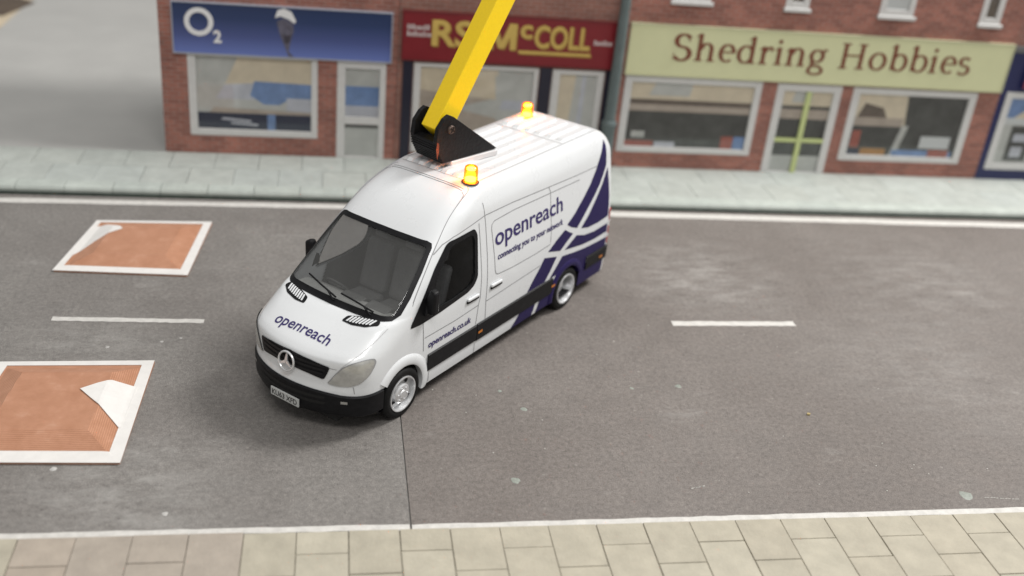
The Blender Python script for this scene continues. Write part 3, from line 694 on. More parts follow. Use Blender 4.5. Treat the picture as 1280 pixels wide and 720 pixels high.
# centre-line nose, width and corner shape by height
f_xf = pchip([.24, .30, .34, .5, .62, .72, .85, .98, 1.05, 1.10, 1.17, 1.24, 1.31, 1.36, 1.395, 1.415, 1.46, 1.8, 2.157, 2.30, 2.42, 2.52, 2.60, 2.64, 2.655],
             [.66, .80, .92, .935, .935, .915, .905, .885, .86, .80, .67, .53, .38, .27, .18, .115, .06, -.365, -.805, -1.00, -1.19, -1.39, -1.60, -1.76, -1.90])
f_W = pchip([.24, .34, .5, .8, 1.1, 1.36, 1.77, 1.97, 2.2, 2.35, 2.5, 2.57, 2.62, 2.645, 2.655], [.976, .985, .989, .992, .987, .972, .925, .898, .865, .84, .785, .745, .705, .675, .64])
f_bow = pchip([.24, .5, .72, .85, .98, 1.1, 1.2, 1.3, 1.38, 1.42, 1.6, 2.157, 2.4, 2.655], [.42, .42, .40, .36, .31, .25, .18, .10, .05, .06, .10, .12, .13, .10])
f_yc = pchip([.24, .9, 1.2, 1.4, 1.6, 2.157, 2.655], [.60, .60, .61, .70, .68, .58, .42])
f_xs = pchip([.24, .7, 1.0, 1.2, 1.4, 1.6, 2.157, 2.4, 2.655], [.22, .22, .10, -.12, -.42, -.62, -1.30, -1.62, -2.2])
f_xr = pchip([.24, .5, .8, 1.5, 2.3, 2.5, 2.6, 2.655], [-5.44, -5.465, -5.47, -5.465, -5.44, -5.405, -5.34, -5.22])
NF, NC, NS, NR, NE = 34, 26, 150, 6, 10
_cc = {}
def contour(z):
    k = round(z, 5)
    if k in _cc: return _cc[k]
    xf, W, bw, yc, xs, xr = f_xf(z), f_W(z), f_bow(z), f_yc(z), f_xs(z), f_xr(z)
    rcn = .10 if z < 2.4 else .10+.25*(z-2.4)
    P = [(xf-bw*y*y, y) for y in np.linspace(0, yc, NF, endpoint=False)]
    p0 = np.array((xf-bw*yc*yc, yc)); t0 = np.array((-2*bw*yc, 1.)); c1 = p0+.66*(W-yc)*t0; p3 = np.array((xs, W)); c2 = np.array((xs+.62*(p0[0]-xs), W))
    for t in np.linspace(0, 1, NC, endpoint=False): P.append(tuple((1-t)**3*p0+3*t*(1-t)**2*c1+3*t*t*(1-t)*c2+t**3*p3))
    for x in np.linspace(xs, xr+rcn, NS, endpoint=False): P.append((x, W))
    for a in np.linspace(0, math.pi/2, NR, endpoint=False): P.append((xr+rcn-rcn*math.sin(a), W-rcn+rcn*math.cos(a)))
    for y in np.linspace(W-rcn, 0, NE): P.append((xr, y))
    _cc[k] = np.array(P); return _cc[k]
def side_y(x, z):
    C = contour(z)[:NF+NC+NS+1]; return float(np.interp(-x, -C[:, 0], C[:, 1]))
def front_x(y, z):
    C = contour(z)[:NF+NC+1]; return float(np.interp(abs(y), C[:, 1], C[:, 0]))
def side_map(sgn=1):
    def f(x, z):
        e = .01; y = side_y(x, z); nx = -(side_y(x+e, z)-side_y(x-e, z))/(2*e); nz = -(side_y(x, z+e)-side_y(x, z-e))/(2*e)
        n = Vector((nx, 1, nz)).normalized(); return (x, sgn*y, z), (n.x, sgn*n.y, n.z)
    return f
def front_map(y, z):
    e = .008; x = front_x(y, z); ny = -(front_x(y+e, z)-front_x(y-e, z))/(2*e); nz = -(front_x(y, min(z+e, ZT))-front_x(y, z-e))/(2*e)
    n = Vector((1, ny, nz)).normalized(); return (x, y, z), tuple(n)
def hood_map(x, y):
    lo, hi = .9, 1.415
    for _ in range(30):
        mid = (lo+hi)/2
        if front_x(y, mid) > x: lo = mid
        else: hi = mid
    (p, n) = front_map(y, lo); return p, n
sideL, sideR = side_map(1), side_map(-1)

zl = sorted(set([round(z, 4) for z in list(np.arange(.24, 1.02, .024))+list(np.arange(1.02, 1.42, .0095))+list(np.arange(1.42, 2.2, .016))+list(np.arange(2.2, 2.5, .02))+list(np.arange(2.5, 2.65, .009))+[2.645, 2.65, 2.655]]))
# openings
WIN = [(-.62, 1.33), (-.66, 1.44), (-.84, 1.80), (-1.12, 2.06), (-1.20, 2.085), (-1.62, 2.095), (-1.665, 2.02), (-1.645, 1.50), (-1.58, 1.40), (-1.46, 1.35), (-1.10, 1.315)]
WINO = [(-.245, 1.245), (-.27, 1.30), (-.52, 1.58), (-.79, 1.88), (-1.06, 2.115), (-1.13, 2.14), (-1.66, 2.155), (-1.72, 2.06), (-1.70, 1.46), (-1.62, 1.36), (-1.48, 1.305), (-.87, 1.245), (-.45, 1.225)]
WS = [(0, 1.428), (.40, 1.430), (.72, 1.434), (.855, 1.442), (.876, 1.47), (.862, 1.61), (.812, 1.86), (.752, 2.09), (.73, 2.122), (.68, 2.138), (.4, 2.146), (0, 2.150)]
WSf = WS + [(-y, z) for y, z in WS[::-1] if y > 0]
WSd = offset_poly(WSf, .008)
def arch(cx, r): return [(cx+r*math.cos(a), HZ+r*math.sin(a)) for a in np.linspace(R(-25), R(205), 40)]
AF, AR = .425, .415
mat_rows = []
vb = MB(); NP = len(contour(1.0))
for z in zl:
    C = contour(z)
    vb.v += [(x, y, z) for x, y in C] + [(x, -y, z) for x, y in C[1:-1]]
NL = 2*NP-2
loop = list(range(NP)) + [NP+NP-3-i for i in range(NP-2)]      # left front->rear, then right rear->front
def inside(cx, cy, cz, front):
    if front and pip(cy, cz, WSf): return True
    if abs(cy) > .7 and cx < .5:
        if pip(cx, cz, WIN): return True
        if math.hypot(cx-HF, cz-HZ) < AF or math.hypot(cx-HR, cz-HZ) < AR: return True
    return False
for k in range(len(zl)-1):
    for j in range(NL):
        a, b_ = loop[j], loop[(j+1) % NL]; ids = [k*NL+a, k*NL+b_, (k+1)*NL+b_, (k+1)*NL+a]
        pts = [vb.v[i] for i in ids]; cx, cy, cz = (sum(p[q] for p in pts)/4 for q in range(3))
        fr_ = 1.41 < cz < 2.15 and cx > f_xs(cz)+.0 and abs(cy) < .86 and cx > f_xf(cz)-.16
        if fr_:
            if any(pip(p[1], p[2], WSd) for p in pts): continue
        elif any(inside(p[0], p[1], p[2], False) for p in pts): continue
        vb.f.append(ids); vb.m.append(1 if (cz < .335 and cx > HF+.2) else 0)
T0 = (len(zl)-1)*NL; right = lambda i: NP+i-1
for base in (T0, 0):
    for i in range(NP-1):
        l0, l1 = base+i, base+i+1; r0 = base+(right(i) if 0 < i < NP-1 else i); r1 = base+(right(i+1) if 0 < i+1 < NP-1 else i+1)
        q = [l0, l1] + ([r1] if r1 != l1 else []) + ([r0] if r0 != l0 else [])
        if len(q) > 2: vb.f.append(q); vb.m.append(0 if base else 1)
body = vb.build('body', [paint, trim], van, smooth=50, fix=False)

# ---- glazing
o = drape('windscreen', front_map, ws_glass, van, polys=[offset_poly(WSf, .03)], step=.05, off=-.012)
seal = trim
drape('seal', front_map, seal, o, polys=ring_quads(offset_poly(WSf, .028), offset_poly(WSf, -.020)), step=.035, off=.005)
for sg_, mp_ in ((1, sideL), (-1, sideR)):
    p = drape('side_window', mp_, sd_glass, van, polys=[offset_poly(WIN, .02)], step=.08, off=-.014)
    # black surround fills the space between the glass and the outer window line
    bm_ = bmesh.new(); outer = [bm_.verts.new((x, z, 0)) for x, z in round_poly(WINO, .04, 3)]; inn = [bm_.verts.new((x, z, 0)) for x, z in round_poly(offset_poly(WIN, -.012), .05, 3)]
    es = [bm_.edges.new((L_[i], L_[(i+1) % len(L_)])) for L_ in (outer, inn) for i in range(len(L_))]
    bmesh.ops.triangle_fill(bm_, use_beauty=True, use_dissolve=False, edges=es); bm_.verts.index_update()
    vv = [(v.co.x, v.co.y) for v in bm_.verts]; ff = [[v.index for v in f.verts] for f in bm_.faces]; bm_.free()
    drape('window_surround', mp_, trim, van, verts=vv, faces=ff, step=.06, off=.006)
# ---- cab
lb = MB(); lb.v = []; keep = {}
for q in vb.f:
    pts = [vb.v[i] for i in q]; cx, cy, cz = (sum(p[k] for p in pts)/len(pts) for k in range(3))
    if not (-1.82 < cx < -.30 and .5 < cz < 2.45): continue
    if cx > f_xf(cz)-.30 or (cy < 0 and cx > -.88+.35*(1.6-cz)): continue
    ids = []
    for i in q:
        if i not in keep: keep[i] = len(lb.v); x, y, z = vb.v[i]; lb.v.append((x-.01, y*(1-.035/max(abs(y), .2)), z-(.03 if z > 2.2 else 0)))
        ids.append(keep[i])
    lb.f.append(ids); lb.m.append(0)
lb.build('cab_lining', interior, van, smooth=True, fix=False)
b = MB(); b.box(-1.80, .2, -.90, .90, .45, .52); b.build('cab_floor', interior, van)
b = MB(); b.prism([(-1.80, y, z) for y, z in ((-.93, .45), (.93, .45), (.93, 1.3), (.80, 2.2), (.70, 2.42), (-.70, 2.42), (-.80, 2.2), (-.93, 1.3))], (-.05, 0, 0)); b.build('bulkhead', interior, van)
b = MB(); prof = [(.10, 1.36), (-.05, 1.385), (-.22, 1.37), (-.36, 1.30), (-.42, 1.18), (-.36, 1.0), (-.2, .6), (.1, .6)]
b.prism([(x, -.80, z) for x, z in prof], (0, 1.60, 0)); d = b.build('dashboard', mat('dash_grey', (.26, .26, .25), .6, var=.15, vscale=8), van, bevel=.03)
b = MB(); b.prism([(x, .30, z) for x, z in [(-.12, 1.38), (-.30, 1.40), (-.40, 1.33), (-.30, 1.3)]], (0, .36, 0)); b.build('dash_pod', interior, d, bevel=.02)
b = MB(); b.prism([(x, -.15, z) for x, z in [(-.16, 1.375), (-.30, 1.385), (-.44, 1.28), (-.44, 1.0), (-.3, 1.0)]], (0, .36, 0)); b.build('dash_pod', interior, d, bevel=.02)
for y0_ in (-.72, -.18, .26):
    s = empty('seat', (0, 0, 0)); s.parent = van
    wdt = .46
    b = MB(); b.prism([(x, y0_, z) for x, z in [(-.72, .95), (-1.25, .90), (-1.25, .6), (-.72, .62)]], (0, wdt, 0)); b.build('seat_cushion', seatm, s, bevel=.06, bseg=3)
    b = MB(); b.prism([(x, y0_, z) for x, z in [(-1.16, .92), (-1.38, 1.62), (-1.50, 1.60), (-1.32, .90)]], (0, wdt, 0)); b.build('backrest', seatm, s, bevel=.06, bseg=3)
    b = MB(); b.prism([(x, y0_+.1, z) for x, z in [(-1.38, 1.66), (-1.42, 1.86), (-1.52, 1.85), (-1.49, 1.65)]], (0, wdt-.2, 0)); b.build('headrest', seatm, s, bevel=.04, bseg=3)
b = MB(); cc = Vector((-.52, -.48, 1.22)); ax = Vector((-.75, 0, .65)).normalized(); e1 = Vector((0, 1, 0)); e2 = ax.cross(e1)
b.tube([cc+.19*(math.cos(t)*e1+math.sin(t)*e2) for t in np.linspace(0, 2*math.pi, 33)], .016, 8, cap=False); b.tube([cc-.18*e1, cc+.18*e1], .014, 6); b.tube([cc, cc-.35*ax], .025, 8)
b.build('steering_wheel', interior, van, smooth=True)
# ---- bonnet vents, wipers
for s in (1, -1):
    O_ = [(.305, .318*s), (.208, .342*s), (.085, .66*s), (.088, .775*s), (.155, .80*s), (.255, .67*s), (.305, .48*s)]
    vnt = drape('bonnet_vent', hood_map, trim, van, polys=[round_poly(O_, .03, 3)], step=.05, off=.004)
    for k in range(8):
        t = .05+.88*k/7; yb = .40+t*(.745-.40); xa = .195-.098*t; xb = .285-.035*t-.055*t*t
        drape('vent_slat', hood_map, paint, vnt, polys=[[(xa, (yb-.014)*s), (xa, (yb+.012)*s), (xb, (yb-.018)*s), (xb, (yb-.044)*s)]], step=.03, off=.008)
for pts in ([(.02, 1.455), (-.30, 1.50), (-.56, 1.535)], [(.62, 1.455), (.30, 1.485), (.06, 1.50)]):
    P = []
    for y, z in pts:
        p, nn = front_map(y, z); P.append(Vector(p)+Vector(nn)*.03)
    b = MB(); b.tube(P, .012, 8); wp = b.build('wiper', trim, van, smooth=True)
    b = MB(); p, nn = front_map(*pts[0]); p2 = Vector(front_map(pts[0][0], 1.425)[0]); q_ = P[1]; b.tube([p2+Vector((.03, 0, .02)), (P[0]+q_)/2+Vector((.012, 0, .012)), q_+Vector((.012, 0, .012))], .011, 8); b.build('wiper_arm', trim, wp, smooth=True)
# ---- nose
GR = [(0, .86), (.31, .833), (.49, .80), (.515, .81), (.550, .888), (.575, .965), (.565, .985), (.33, 1.018), (0, 1.038)]
GRf = GR + [(-y, z) for y, z in GR[::-1] if y > 0]
g = drape('grille', front_map, trim, van, polys=[GRf], step=.05, off=.012)
for z_, wv_ in ((.880, .50), (.935, .53), (.985, .48)):
    drape('grille_bar', front_map, black_plastic, g, polys=[[(-wv_, z_-.018), (wv_, z_-.018), (wv_, z_+.012), (-wv_, z_+.012)]], step=.06, off=.022)
em = empty('star_emblem'); em.parent = van
p0_, n0 = front_map(0, .905); p0_ = Vector(p0_)+Vector((.045, 0, 0)); ez = (Vector((0, 0, 1))-Vector(n0)*n0[2]).normalized(); ey = Vector((0, 1, 0)); rs = .125
b = MB(); b.tube([p0_+rs*(math.cos(t)*ey+math.sin(t)*ez) for t in np.linspace(0, 2*math.pi, 41)], .0135, 8, cap=False); b.build('ring', silver, em, smooth=True)
b = MB(); nv = ez.cross(ey)
for a in (90, 210, 330):
    dr_ = math.cos(R(a))*ey+math.sin(R(a))*ez; pr = nv.cross(dr_); b.prism([p0_+pr*.024-Vector(n0)*.008, p0_+dr_*rs-Vector(n0)*.008, p0_-pr*.024-Vector(n0)*.008], Vector(n0)*.018)
b.build('star', silver, em)
# lower bumper (own skin, slightly proud), wraps round to the wheel arch
b = MB(); bz = [.29, .315, .38, .46, .54, .585, .607]; rows = []
for z in bz:
    C = contour(max(z, .345)); row = []
    for i, (x, y) in enumerate(C[:NF+NC+8]):
        if x < HF+.36: break
        row.append((x, y))
    ins = .0 if z > .25 else -.05
    rows.append([np.array(q_) for q_ in row])
npt = 60
def resample(row):
    row = np.array(row); d_ = np.r_[0, np.cumsum(np.linalg.norm(np.diff(row, axis=0), axis=1))]; t = np.linspace(0, d_[-1], npt); return np.c_[np.interp(t, d_, row[:, 0]), np.interp(t, d_, row[:, 1])]
rows = [resample(r_) for r_ in rows]; full = []
for z, r_ in zip(bz, rows):
    tn = np.gradient(r_, axis=0); nn = np.c_[-tn[:, 1], tn[:, 0]]; nn = -nn/np.linalg.norm(nn, axis=1)[:, None]; nn[nn[:, 0] < -.2] *= -1
    off = {.29: .0, .607: .004}.get(z, .024)
    q_ = r_+nn*off; L_ = [(x, y, z) for x, y in q_[::-1]]; L_ += [(x, -y, z) for x, y in q_[1:]]; full.append([(x, y, z+(.045*max(0, 1-(y/.72)**2) if z > .57 else 0)) for x, y, z in L_])
nb = len(full[0])
for L_ in full: b.v += L_
for k in range(len(bz)-1):
    for j in range(nb-1): b.f.append([k*nb+j, k*nb+j+1, (k+1)*nb+j+1, (k+1)*nb+j]); b.m.append(0)
bump_ = b.build('front_bumper', trim, van, smooth=40)
for z_ in (.47, .55):
    drape('intake_slot', front_map, mat('slot_black', (.003, .003, .003), .8), bump_, polys=[[(-.52, z_-.022), (.52, z_-.022), (.55, z_+.022), (-.55, z_+.022)]], step=.05, off=.027)
for s in (1, -1): drape('fog_lamp', front_map, mat('fog_lens', (.30, .29, .27), .3), bump_, polys=[[(.715*s, .495), (.785*s, .495), (.785*s, .532), (.715*s, .532)]], step=.05, off=.029)
pl = MB(); px_ = front_x(0, .4)+.030; pl.box(px_, px_+.02, -.240, .240, .335, .455); plate = pl.build('number_plate', mat('plate_white', (.48, .49, .48), .45, var=.05), van, bevel=.006)
v, f = text_mesh('KU63 XFD', .43, .078, .02); b = MB(); b.add_mesh([(px_+.0212, -.215+x, .356+y) for x, y in v], f); b.build('lettering', mat('plate_black', (.015, .015, .015), .5), plate)
# headlamps on the corners (front projection, y and z)
HL = [(.555, .752), (.59, .80), (.632, .872), (.716, .99), (.80, 1.055), (.90, 1.085), (.940, 1.080), (.954, 1.03), (.950, .95), (.938, .873), (.892, .792), (.797, .746), (.66, .735)]
for s in (1, -1):
    o = drape('headlamp', front_map, lamp_lens, van, polys=[round_poly([(y*s, z) for y, z in HL], .03, 3)], step=.035, off=.016)
    b_ = round_poly([(y*s, z) for y, z in offset_poly(HL, .008)], .03, 3)
    drape('lamp_surround', front_map, seam_m, o, polys=[b_], step=.035, off=.004)
soft = mat('faint_panel_gap', (.45, .45, .455), .6)
# panel gaps of the nose
drape('bonnet_gap', front_map, soft, van, polys=ribbon([(.70, .99), (.76, 1.06), (.82, 1.14), (.87, 1.25), (.895, 1.36)], .007), step=.03, off=.0035)
drape('bonnet_gap', front_map, soft, van, polys=ribbon([(-.70, .99), (-.76, 1.06), (-.82, 1.14), (-.87, 1.25), (-.895, 1.36)], .007), step=.03, off=.0035)
drape('bumper_gap', front_map, seam_m, van, polys=ribbon([(.83, .735), (.85, .64)], .008), step=.03, off=.0035)
drape('bonnet_gap', front_map, seam_m, van, polys=ribbon([(.57, .965), (.66, .965)], .007), step=.03, off=.0035)
v, f = text_mesh('openreach', .91, .205, .012)
drape('lettering', lambda u, w_: hood_map(.705-w_*.90, -.505+u), ink, van, verts=v, faces=f, step=.04, off=.004)

# ---- sides
def both(name, m, polys, parent=van, step=.06, off=.004):
    for mp_ in (sideL, sideR): drape(name, mp_, m, parent, polys=polys, step=step, off=off)
G = .011
gaps = [[(-.505, 1.24), (-.52, 1.03), (-.535, .80)],                                   # door front
        [(-1.765, 2.20), (-1.78, 1.84), (-1.79, 1.43), (-1.77, 1.11), (-1.74, 1.02), (-1.70, .72)],      # door rear
        [(-1.89, 2.44), (-1.905, 2.26), (-1.915, 2.14), (-1.932, 1.68), (-1.93, 1.32), (-1.915, 1.02), (-1.93, .72)],      # B post
        [(-.842, 2.035), (-1.006, 2.125), (-1.198, 2.175), (-1.614, 2.223), (-1.91, 2.265), (-2.56, 2.262), (-3.52, 2.225), (-4.29, 2.195), (-5.25, 2.18)],  # roof joint
        [(-1.93, 1.0), (-2.57, 1.028), (-3.31, 1.06)], [(-.55, .99), (-1.2, .985), (-1.74, 1.01)],   # crease
        [(-3.52, 2.22), (-3.56, 2.14), (-3.565, 1.95), (-3.58, 1.51), (-3.565, 1.35)],
        [(-1.72, .40), (-1.73, .25)], [(-.68, .40), (-.69, .26)],
        [(-4.4, 2.105), (-2.6, 2.146), (-2.12, 2.128), (-2.06, 2.09), (-2.05, 2.03), (-2.10, 1.62), (-2.115, 1.41), (-2.135, 1.35), (-2.19, 1.325), (-2.54, 1.304), (-3.17, 1.303), (-3.57, 1.325)]]
for gp in gaps: both('panel_gap', seam_m, ribbon(gp, G), step=.08, off=.0035)
# door handles
for s, mp_ in ((1, sideL), (-1, sideR)):
    for x0_, z0_ in ((-1.585, 1.165), (-2.14, 1.182)):
        (p, nn) = mp_(x0_, z0_); h = MB(); y_ = p[1]
        h.box(x0_-.13, x0_+.13, min(y_, y_+s*.035), max(y_, y_+s*.035), z0_, z0_+.045); hd = h.build('door_handle', paint, van, bevel=.015)
        h = MB(); h.box(x0_-.135, x0_+.13, min(y_+s*.002, y_+s*.022), max(y_+s*.002, y_+s*.022), z0_-.03, z0_-.002); h.build('handle_recess', trim, hd)
# rub strips, rear bumper
def strip(name, x0, x1, z0, z1, th, m, nseg=30, parent=van):
    for s in (1, -1):
        b = MB(); xs_ = np.linspace(x0, x1, nseg+1); zz = [z0, z0+.02, (z0+z1)/2, z1-.02, z1]; oo = [-.01, th*.8, th, th*.8, -.01]
        for x in xs_:
            for z, o_ in zip(zz, oo): b.v.append((x, s*(side_y(x, z)+o_), z))
        for i in range(nseg):
            for j in range(4): b.f.append([i*5+j, i*5+j+1, (i+1)*5+j+1, (i+1)*5+j]); b.m.append(0)
        b.f += [[0, 1, 2, 3, 4], [nseg*5+j for j in range(5)]]; b.m += [0, 0]; b.build(name, m, parent, smooth=35)
strip('rub_strip', -.635, -1.72, .435, .712, .026, trim); strip('rub_strip', -1.735, -3.72, .425, .718, .026, trim)
for s in (1, -1):
    b = MB()
    for z in (.47, .50, .60, .69, .715):
        C = contour(z); th = .026 if .48 < z < .70 else .0
        q_ = [(x, y) for x, y in C if x < HR-.55 and y > .02]; L_ = []
        for i, (x, y) in enumerate(q_):
            a = q_[max(i-1, 0)]; c = q_[min(i+1, len(q_)-1)]; t = Vector((c[0]-a[0], c[1]-a[1])).normalized(); L_.append((x+t.y*th, s*(y-t.x*th), z))
        b.v += L_
    n5 = len(b.v)//5
    for k in range(4):
        for j in range(n5-1): b.f.append([k*n5+j, k*n5+j+1, (k+1)*n5+j+1, (k+1)*n5+j]); b.m.append(0)
    b.build('rear_bumper', trim, van, smooth=40)
for x_ in (-1.80, -3.73, -5.20):
    for mp_ in (sideL, sideR): drape('side_marker', mp_, amber, van, polys=[[(x_-.05, .555), (x_+.05, .555), (x_+.05, .595), (x_-.05, .595)]], off=.032)
# purple swoosh (vinyl pieces) on both sides
SW = [
 [(-5.20, 2.535), (-5.03, 2.31), (-4.90, 2.135), (-4.73, 1.95), (-4.535, 1.796), (-4.274, 1.612), (-4.04, 1.488), (-4.163, 1.412), (-4.339, 1.345), (-4.593, 1.532), (-4.848, 1.722), (-5.02, 1.872), (-5.13, 2.005), (-5.215, 2.13), (-5.225, 2.26), (-5.23, 2.44)],
 [(-5.27, 2.08), (-5.175, 1.95), (-5.10, 1.847), (-4.938, 1.684), (-4.697, 1.462), (-4.47, 1.300), (-4.695, 1.246), (-5.00, 1.234), (-5.33, 1.254), (-5.335, 1.6), (-5.31, 1.82)],
 [(-3.973, 1.425), (-4.097, 1.353), (-4.223, 1.287), (-4.063, 1.215), (-3.87, 1.115), (-3.69, 1.165), (-3.51, 1.215), (-3.75, 1.333)],
 [(-4.34, 1.222), (-4.586, 1.148), (-4.908, 1.11), (-5.33, 1.122), (-5.34, .974), (-4.937, .968), (-4.551, .995), (-4.01, 1.082), (-4.19, 1.158)],
 [(-3.95, .995), (-4.317, .94), (-4.634, .903), (-5.022, .878), (-5.345, .870), (-5.35, .715), (-4.745, .715), (-4.745, .60), (-4.56, .60), (-4.40, .70), (-4.18, .745), (-3.92, .72), (-3.75, .720), (-3.635, .722), (-3.70, .78)],
 [(-3.415, 1.145), (-3.78, 1.045), (-3.64, .88), (-3.49, .720), (-3.005, .720), (-3.142, .869), (-3.314, 1.03)],
 [(-2.86, .435), (-3.29, .435), (-3.245, .30), (-3.215, .242), (-2.66, .242), (-2.74, .31)],
 [(-3.40, .435), (-3.755, .435), (-3.755, .242), (-3.32, .242), (-3.355, .30)],
 [(-4.56, .60), (-4.75, .60), (-4.75, .475), (-5.34, .475), (-5.32, .242), (-4.56, .242)],
]
for P in SW: both('swoosh', purple, [P], step=(.08, .05), off=.0045)
# wheel-arch lips
def arch_lip(cx, r, m, a0, a1, parent=van, wd=.075, th=.035):
    for s in (1, -1):
        b = MB(); n_ = 48; prof = [(-.012, -.06), (-.012, th*.7), (.012, th), (wd*.6, th*.8), (wd, .003), (wd+.012, -.02)]
        for k in range(n_+1):
            a = R(a0+(a1-a0)*k/n_)
            for dr_, o_ in prof:
                x, z = cx+(r+dr_)*math.cos(a), max(HZ+(r+dr_)*math.sin(a), ZB-.01); y = side_y(x, max(z, ZB)); b.v.append((x, s*(y+o_), z))
        m_ = len(prof)
        for k in range(n_):
            for j in range(m_-1): b.f.append([k*m_+j, k*m_+j+1, (k+1)*m_+j+1, (k+1)*m_+j]); b.m.append(0)
        b.build('arch_lip', m, parent, smooth=50)
arch_lip(HF, AF-.005, paint, 38, 196, wd=.13, th=.03); arch_lip(HR, AR-.005, purple, -12, 155, wd=.10, th=.03)
for cx, r in ((HF, AF), (HR, AR)):      # dark inner wings
    for s in (1, -1):
        b = MB(); n_ = 30
        for y in (s*.60, s*.955):
            for k in range(n_+1): a = R(-15+210*k/n_); b.v.append((cx+(r+.03)*math.cos(a), y, max(HZ+(r+.03)*math.sin(a), .22)))
        for k in range(n_): b.f.append([k, k+1, n_+1+k+1, n_+1+k]); b.m.append(0)
        b.f.append(list(range(n_+1))); b.m.append(0); b.build('inner_wing', mat('wing_black', (.008, .008, .008), .8), van)
b = MB(); b.box(-5.3, .7, -.62, .62, .16, .30); b.build('underbody', mat('underbody_black', (.012, .012, .012), .8), van)
# ---- wheels
def wheel(x, s, rear):
    wroot = empty('wheel'); wroot.parent = van; wroot.location = (x, s*(.89 if not rear else .875), HZ)
    yo = lambda prof: [(r_, s*h_) for r_, h_ in prof]
    b = MB(); b.lathe(yo([(.24, -.10), (.30, -.115), (.342, -.10), (.357, -.07), (.357, .078), (.347, .104), (.318, .126), (.28, .128), (.250, .114), (.24, .10)]), (0, 0, 0), 'y', 56, closed=True); b.build('tyre', rubber, wroot, smooth=35)
    if not rear:
        b = MB(); b.lathe(yo([(.243, -.08), (.252, .118), (.248, .132), (.232, .130), (.221, .085), (.210, .050), (.165, .046), (.148, .055), (.138, .106), (.12, .121), (.062, .124), (.054, .134), (0, .136)]), (0, 0, 0), 'y', 48); rim = b.build('rim', silver, wroot, smooth=30)
        for k in range(6):
            a = R(60*k+20); b = MB(); b.lathe([(.029, s*.036), (.029, s*.056), (0, s*.056)], (.182*math.cos(a), 0, .182*math.sin(a)), 'y', 12); b.build('rim_hole', mat('hole_black', (.006, .006, .006), .8), wroot)
        for k in range(6):
            a = R(60*k+10); b = MB(); b.lathe([(.012, s*.120), (.011, s*.134), (0, s*.136)], (.092*math.cos(a), 0, .092*math.sin(a)), 'y', 10); b.build('wheel_nut', silver, wroot, smooth=True)
    else:
        b = MB(); b.lathe(yo([(.243, -.09), (.254, .118), (.250, .134), (.230, .132), (.217, .095), (.20, .0), (.182, -.05), (.14, -.065), (.135, -.03), (.10, -.025), (.092, .02), (.06, .03), (0, .032)]), (0, 0, 0), 'y', 48); b.build('rim', silver, wroot, smooth=30)
for x_ in (HF, HR):
    for s in (1, -1): wheel(x_, s, x_ == HR)
# ---- mirrors
for s in (1, -1):
    mr_ = empty('door_mirror'); mr_.parent = van
    b = MB(); b.prism([(x, s*y, z) for x, y, z in [(-.50, .97, 1.33), (-.68, .97, 1.36), (-.66, .95, 1.62), (-.58, .95, 1.58)]], (0, s*.06, 0)); b.build('mirror_arm', trim, mr_, bevel=.02)
    b = MB(); b.prism([(-.53, s*.99, 1.36), (-.53, s*1.12, 1.35), (-.53, s*1.13, 1.68), (-.54, s*1.03, 1.71), (-.55, s*.97, 1.58)], (-.12, 0, .0)); b.build('mirror_housing', trim, mr_, bevel=.035, bseg=3)
    b = MB(); b.box(-.654, -.651, min(s*1.01, s*1.105), max(s*1.01, s*1.105), 1.39, 1.65); b.build('mirror_glass', silver, mr_)
# ---- lettering on the sides (reads front-to-rear on this side)
def side_text(body, xl, xr_, z0_, ht, bold=0, shear=0):
    v, f = text_mesh(body, abs(xr_-xl), ht, bold, shear=shear)
    drape('lettering', lambda u, w_: sideL(xl-u, z0_+w_), ink, van, verts=v, faces=f, step=(.2, .06), off=.006)
    drape('lettering', lambda u, w_: sideR(xr_+u, z0_+w_), ink, van, verts=v, faces=f, step=(.2, .06), off=.006)
side_text('openreach', -2.125, -3.895, 1.672, .335, .010)
side_text('connecting you to your network', -2.18, -3.905, 1.508, .125, .020, .10)
side_text('openreach.co.uk', -.632, -1.575, .775, .125, .022, .08)
# ---- rear lamps, rear door joint
for s in (1, -1):
    for z0_, z1_, m_ in ((1.16, 1.35, redl), (1.06, 1.155, whitel), (.93, 1.055, redl), (.87, .925, whitel), (.76, .865, redl)):
        b = MB(); pr = []
        for a in (0, .5, 1.0, 1.57): pr.append(a)
        W_ = f_W((z0_+z1_)/2); xr0 = f_xr((z0_+z1_)/2); rr_ = .11
        P = [(xr0+.10, W_+.004)] + [(xr0+.10-rr_*math.sin(a), W_-.10+rr_*math.cos(a)) for a in np.linspace(.1, 1.57, 6)] + [(xr0-.01, W_-.20), (xr0+.02, W_-.20), (xr0+.10, W_-.03)]
        b.prism([(x, s*y, z0_) for x, y in P], (0, 0, z1_-z0_)); b.build('rear_lamp', m_, van, smooth=40)
b = MB(); b.box(-5.436, -5.42, -.006, .006, .5, 2.4); b.build('rear_door_gap', seam_m, van)
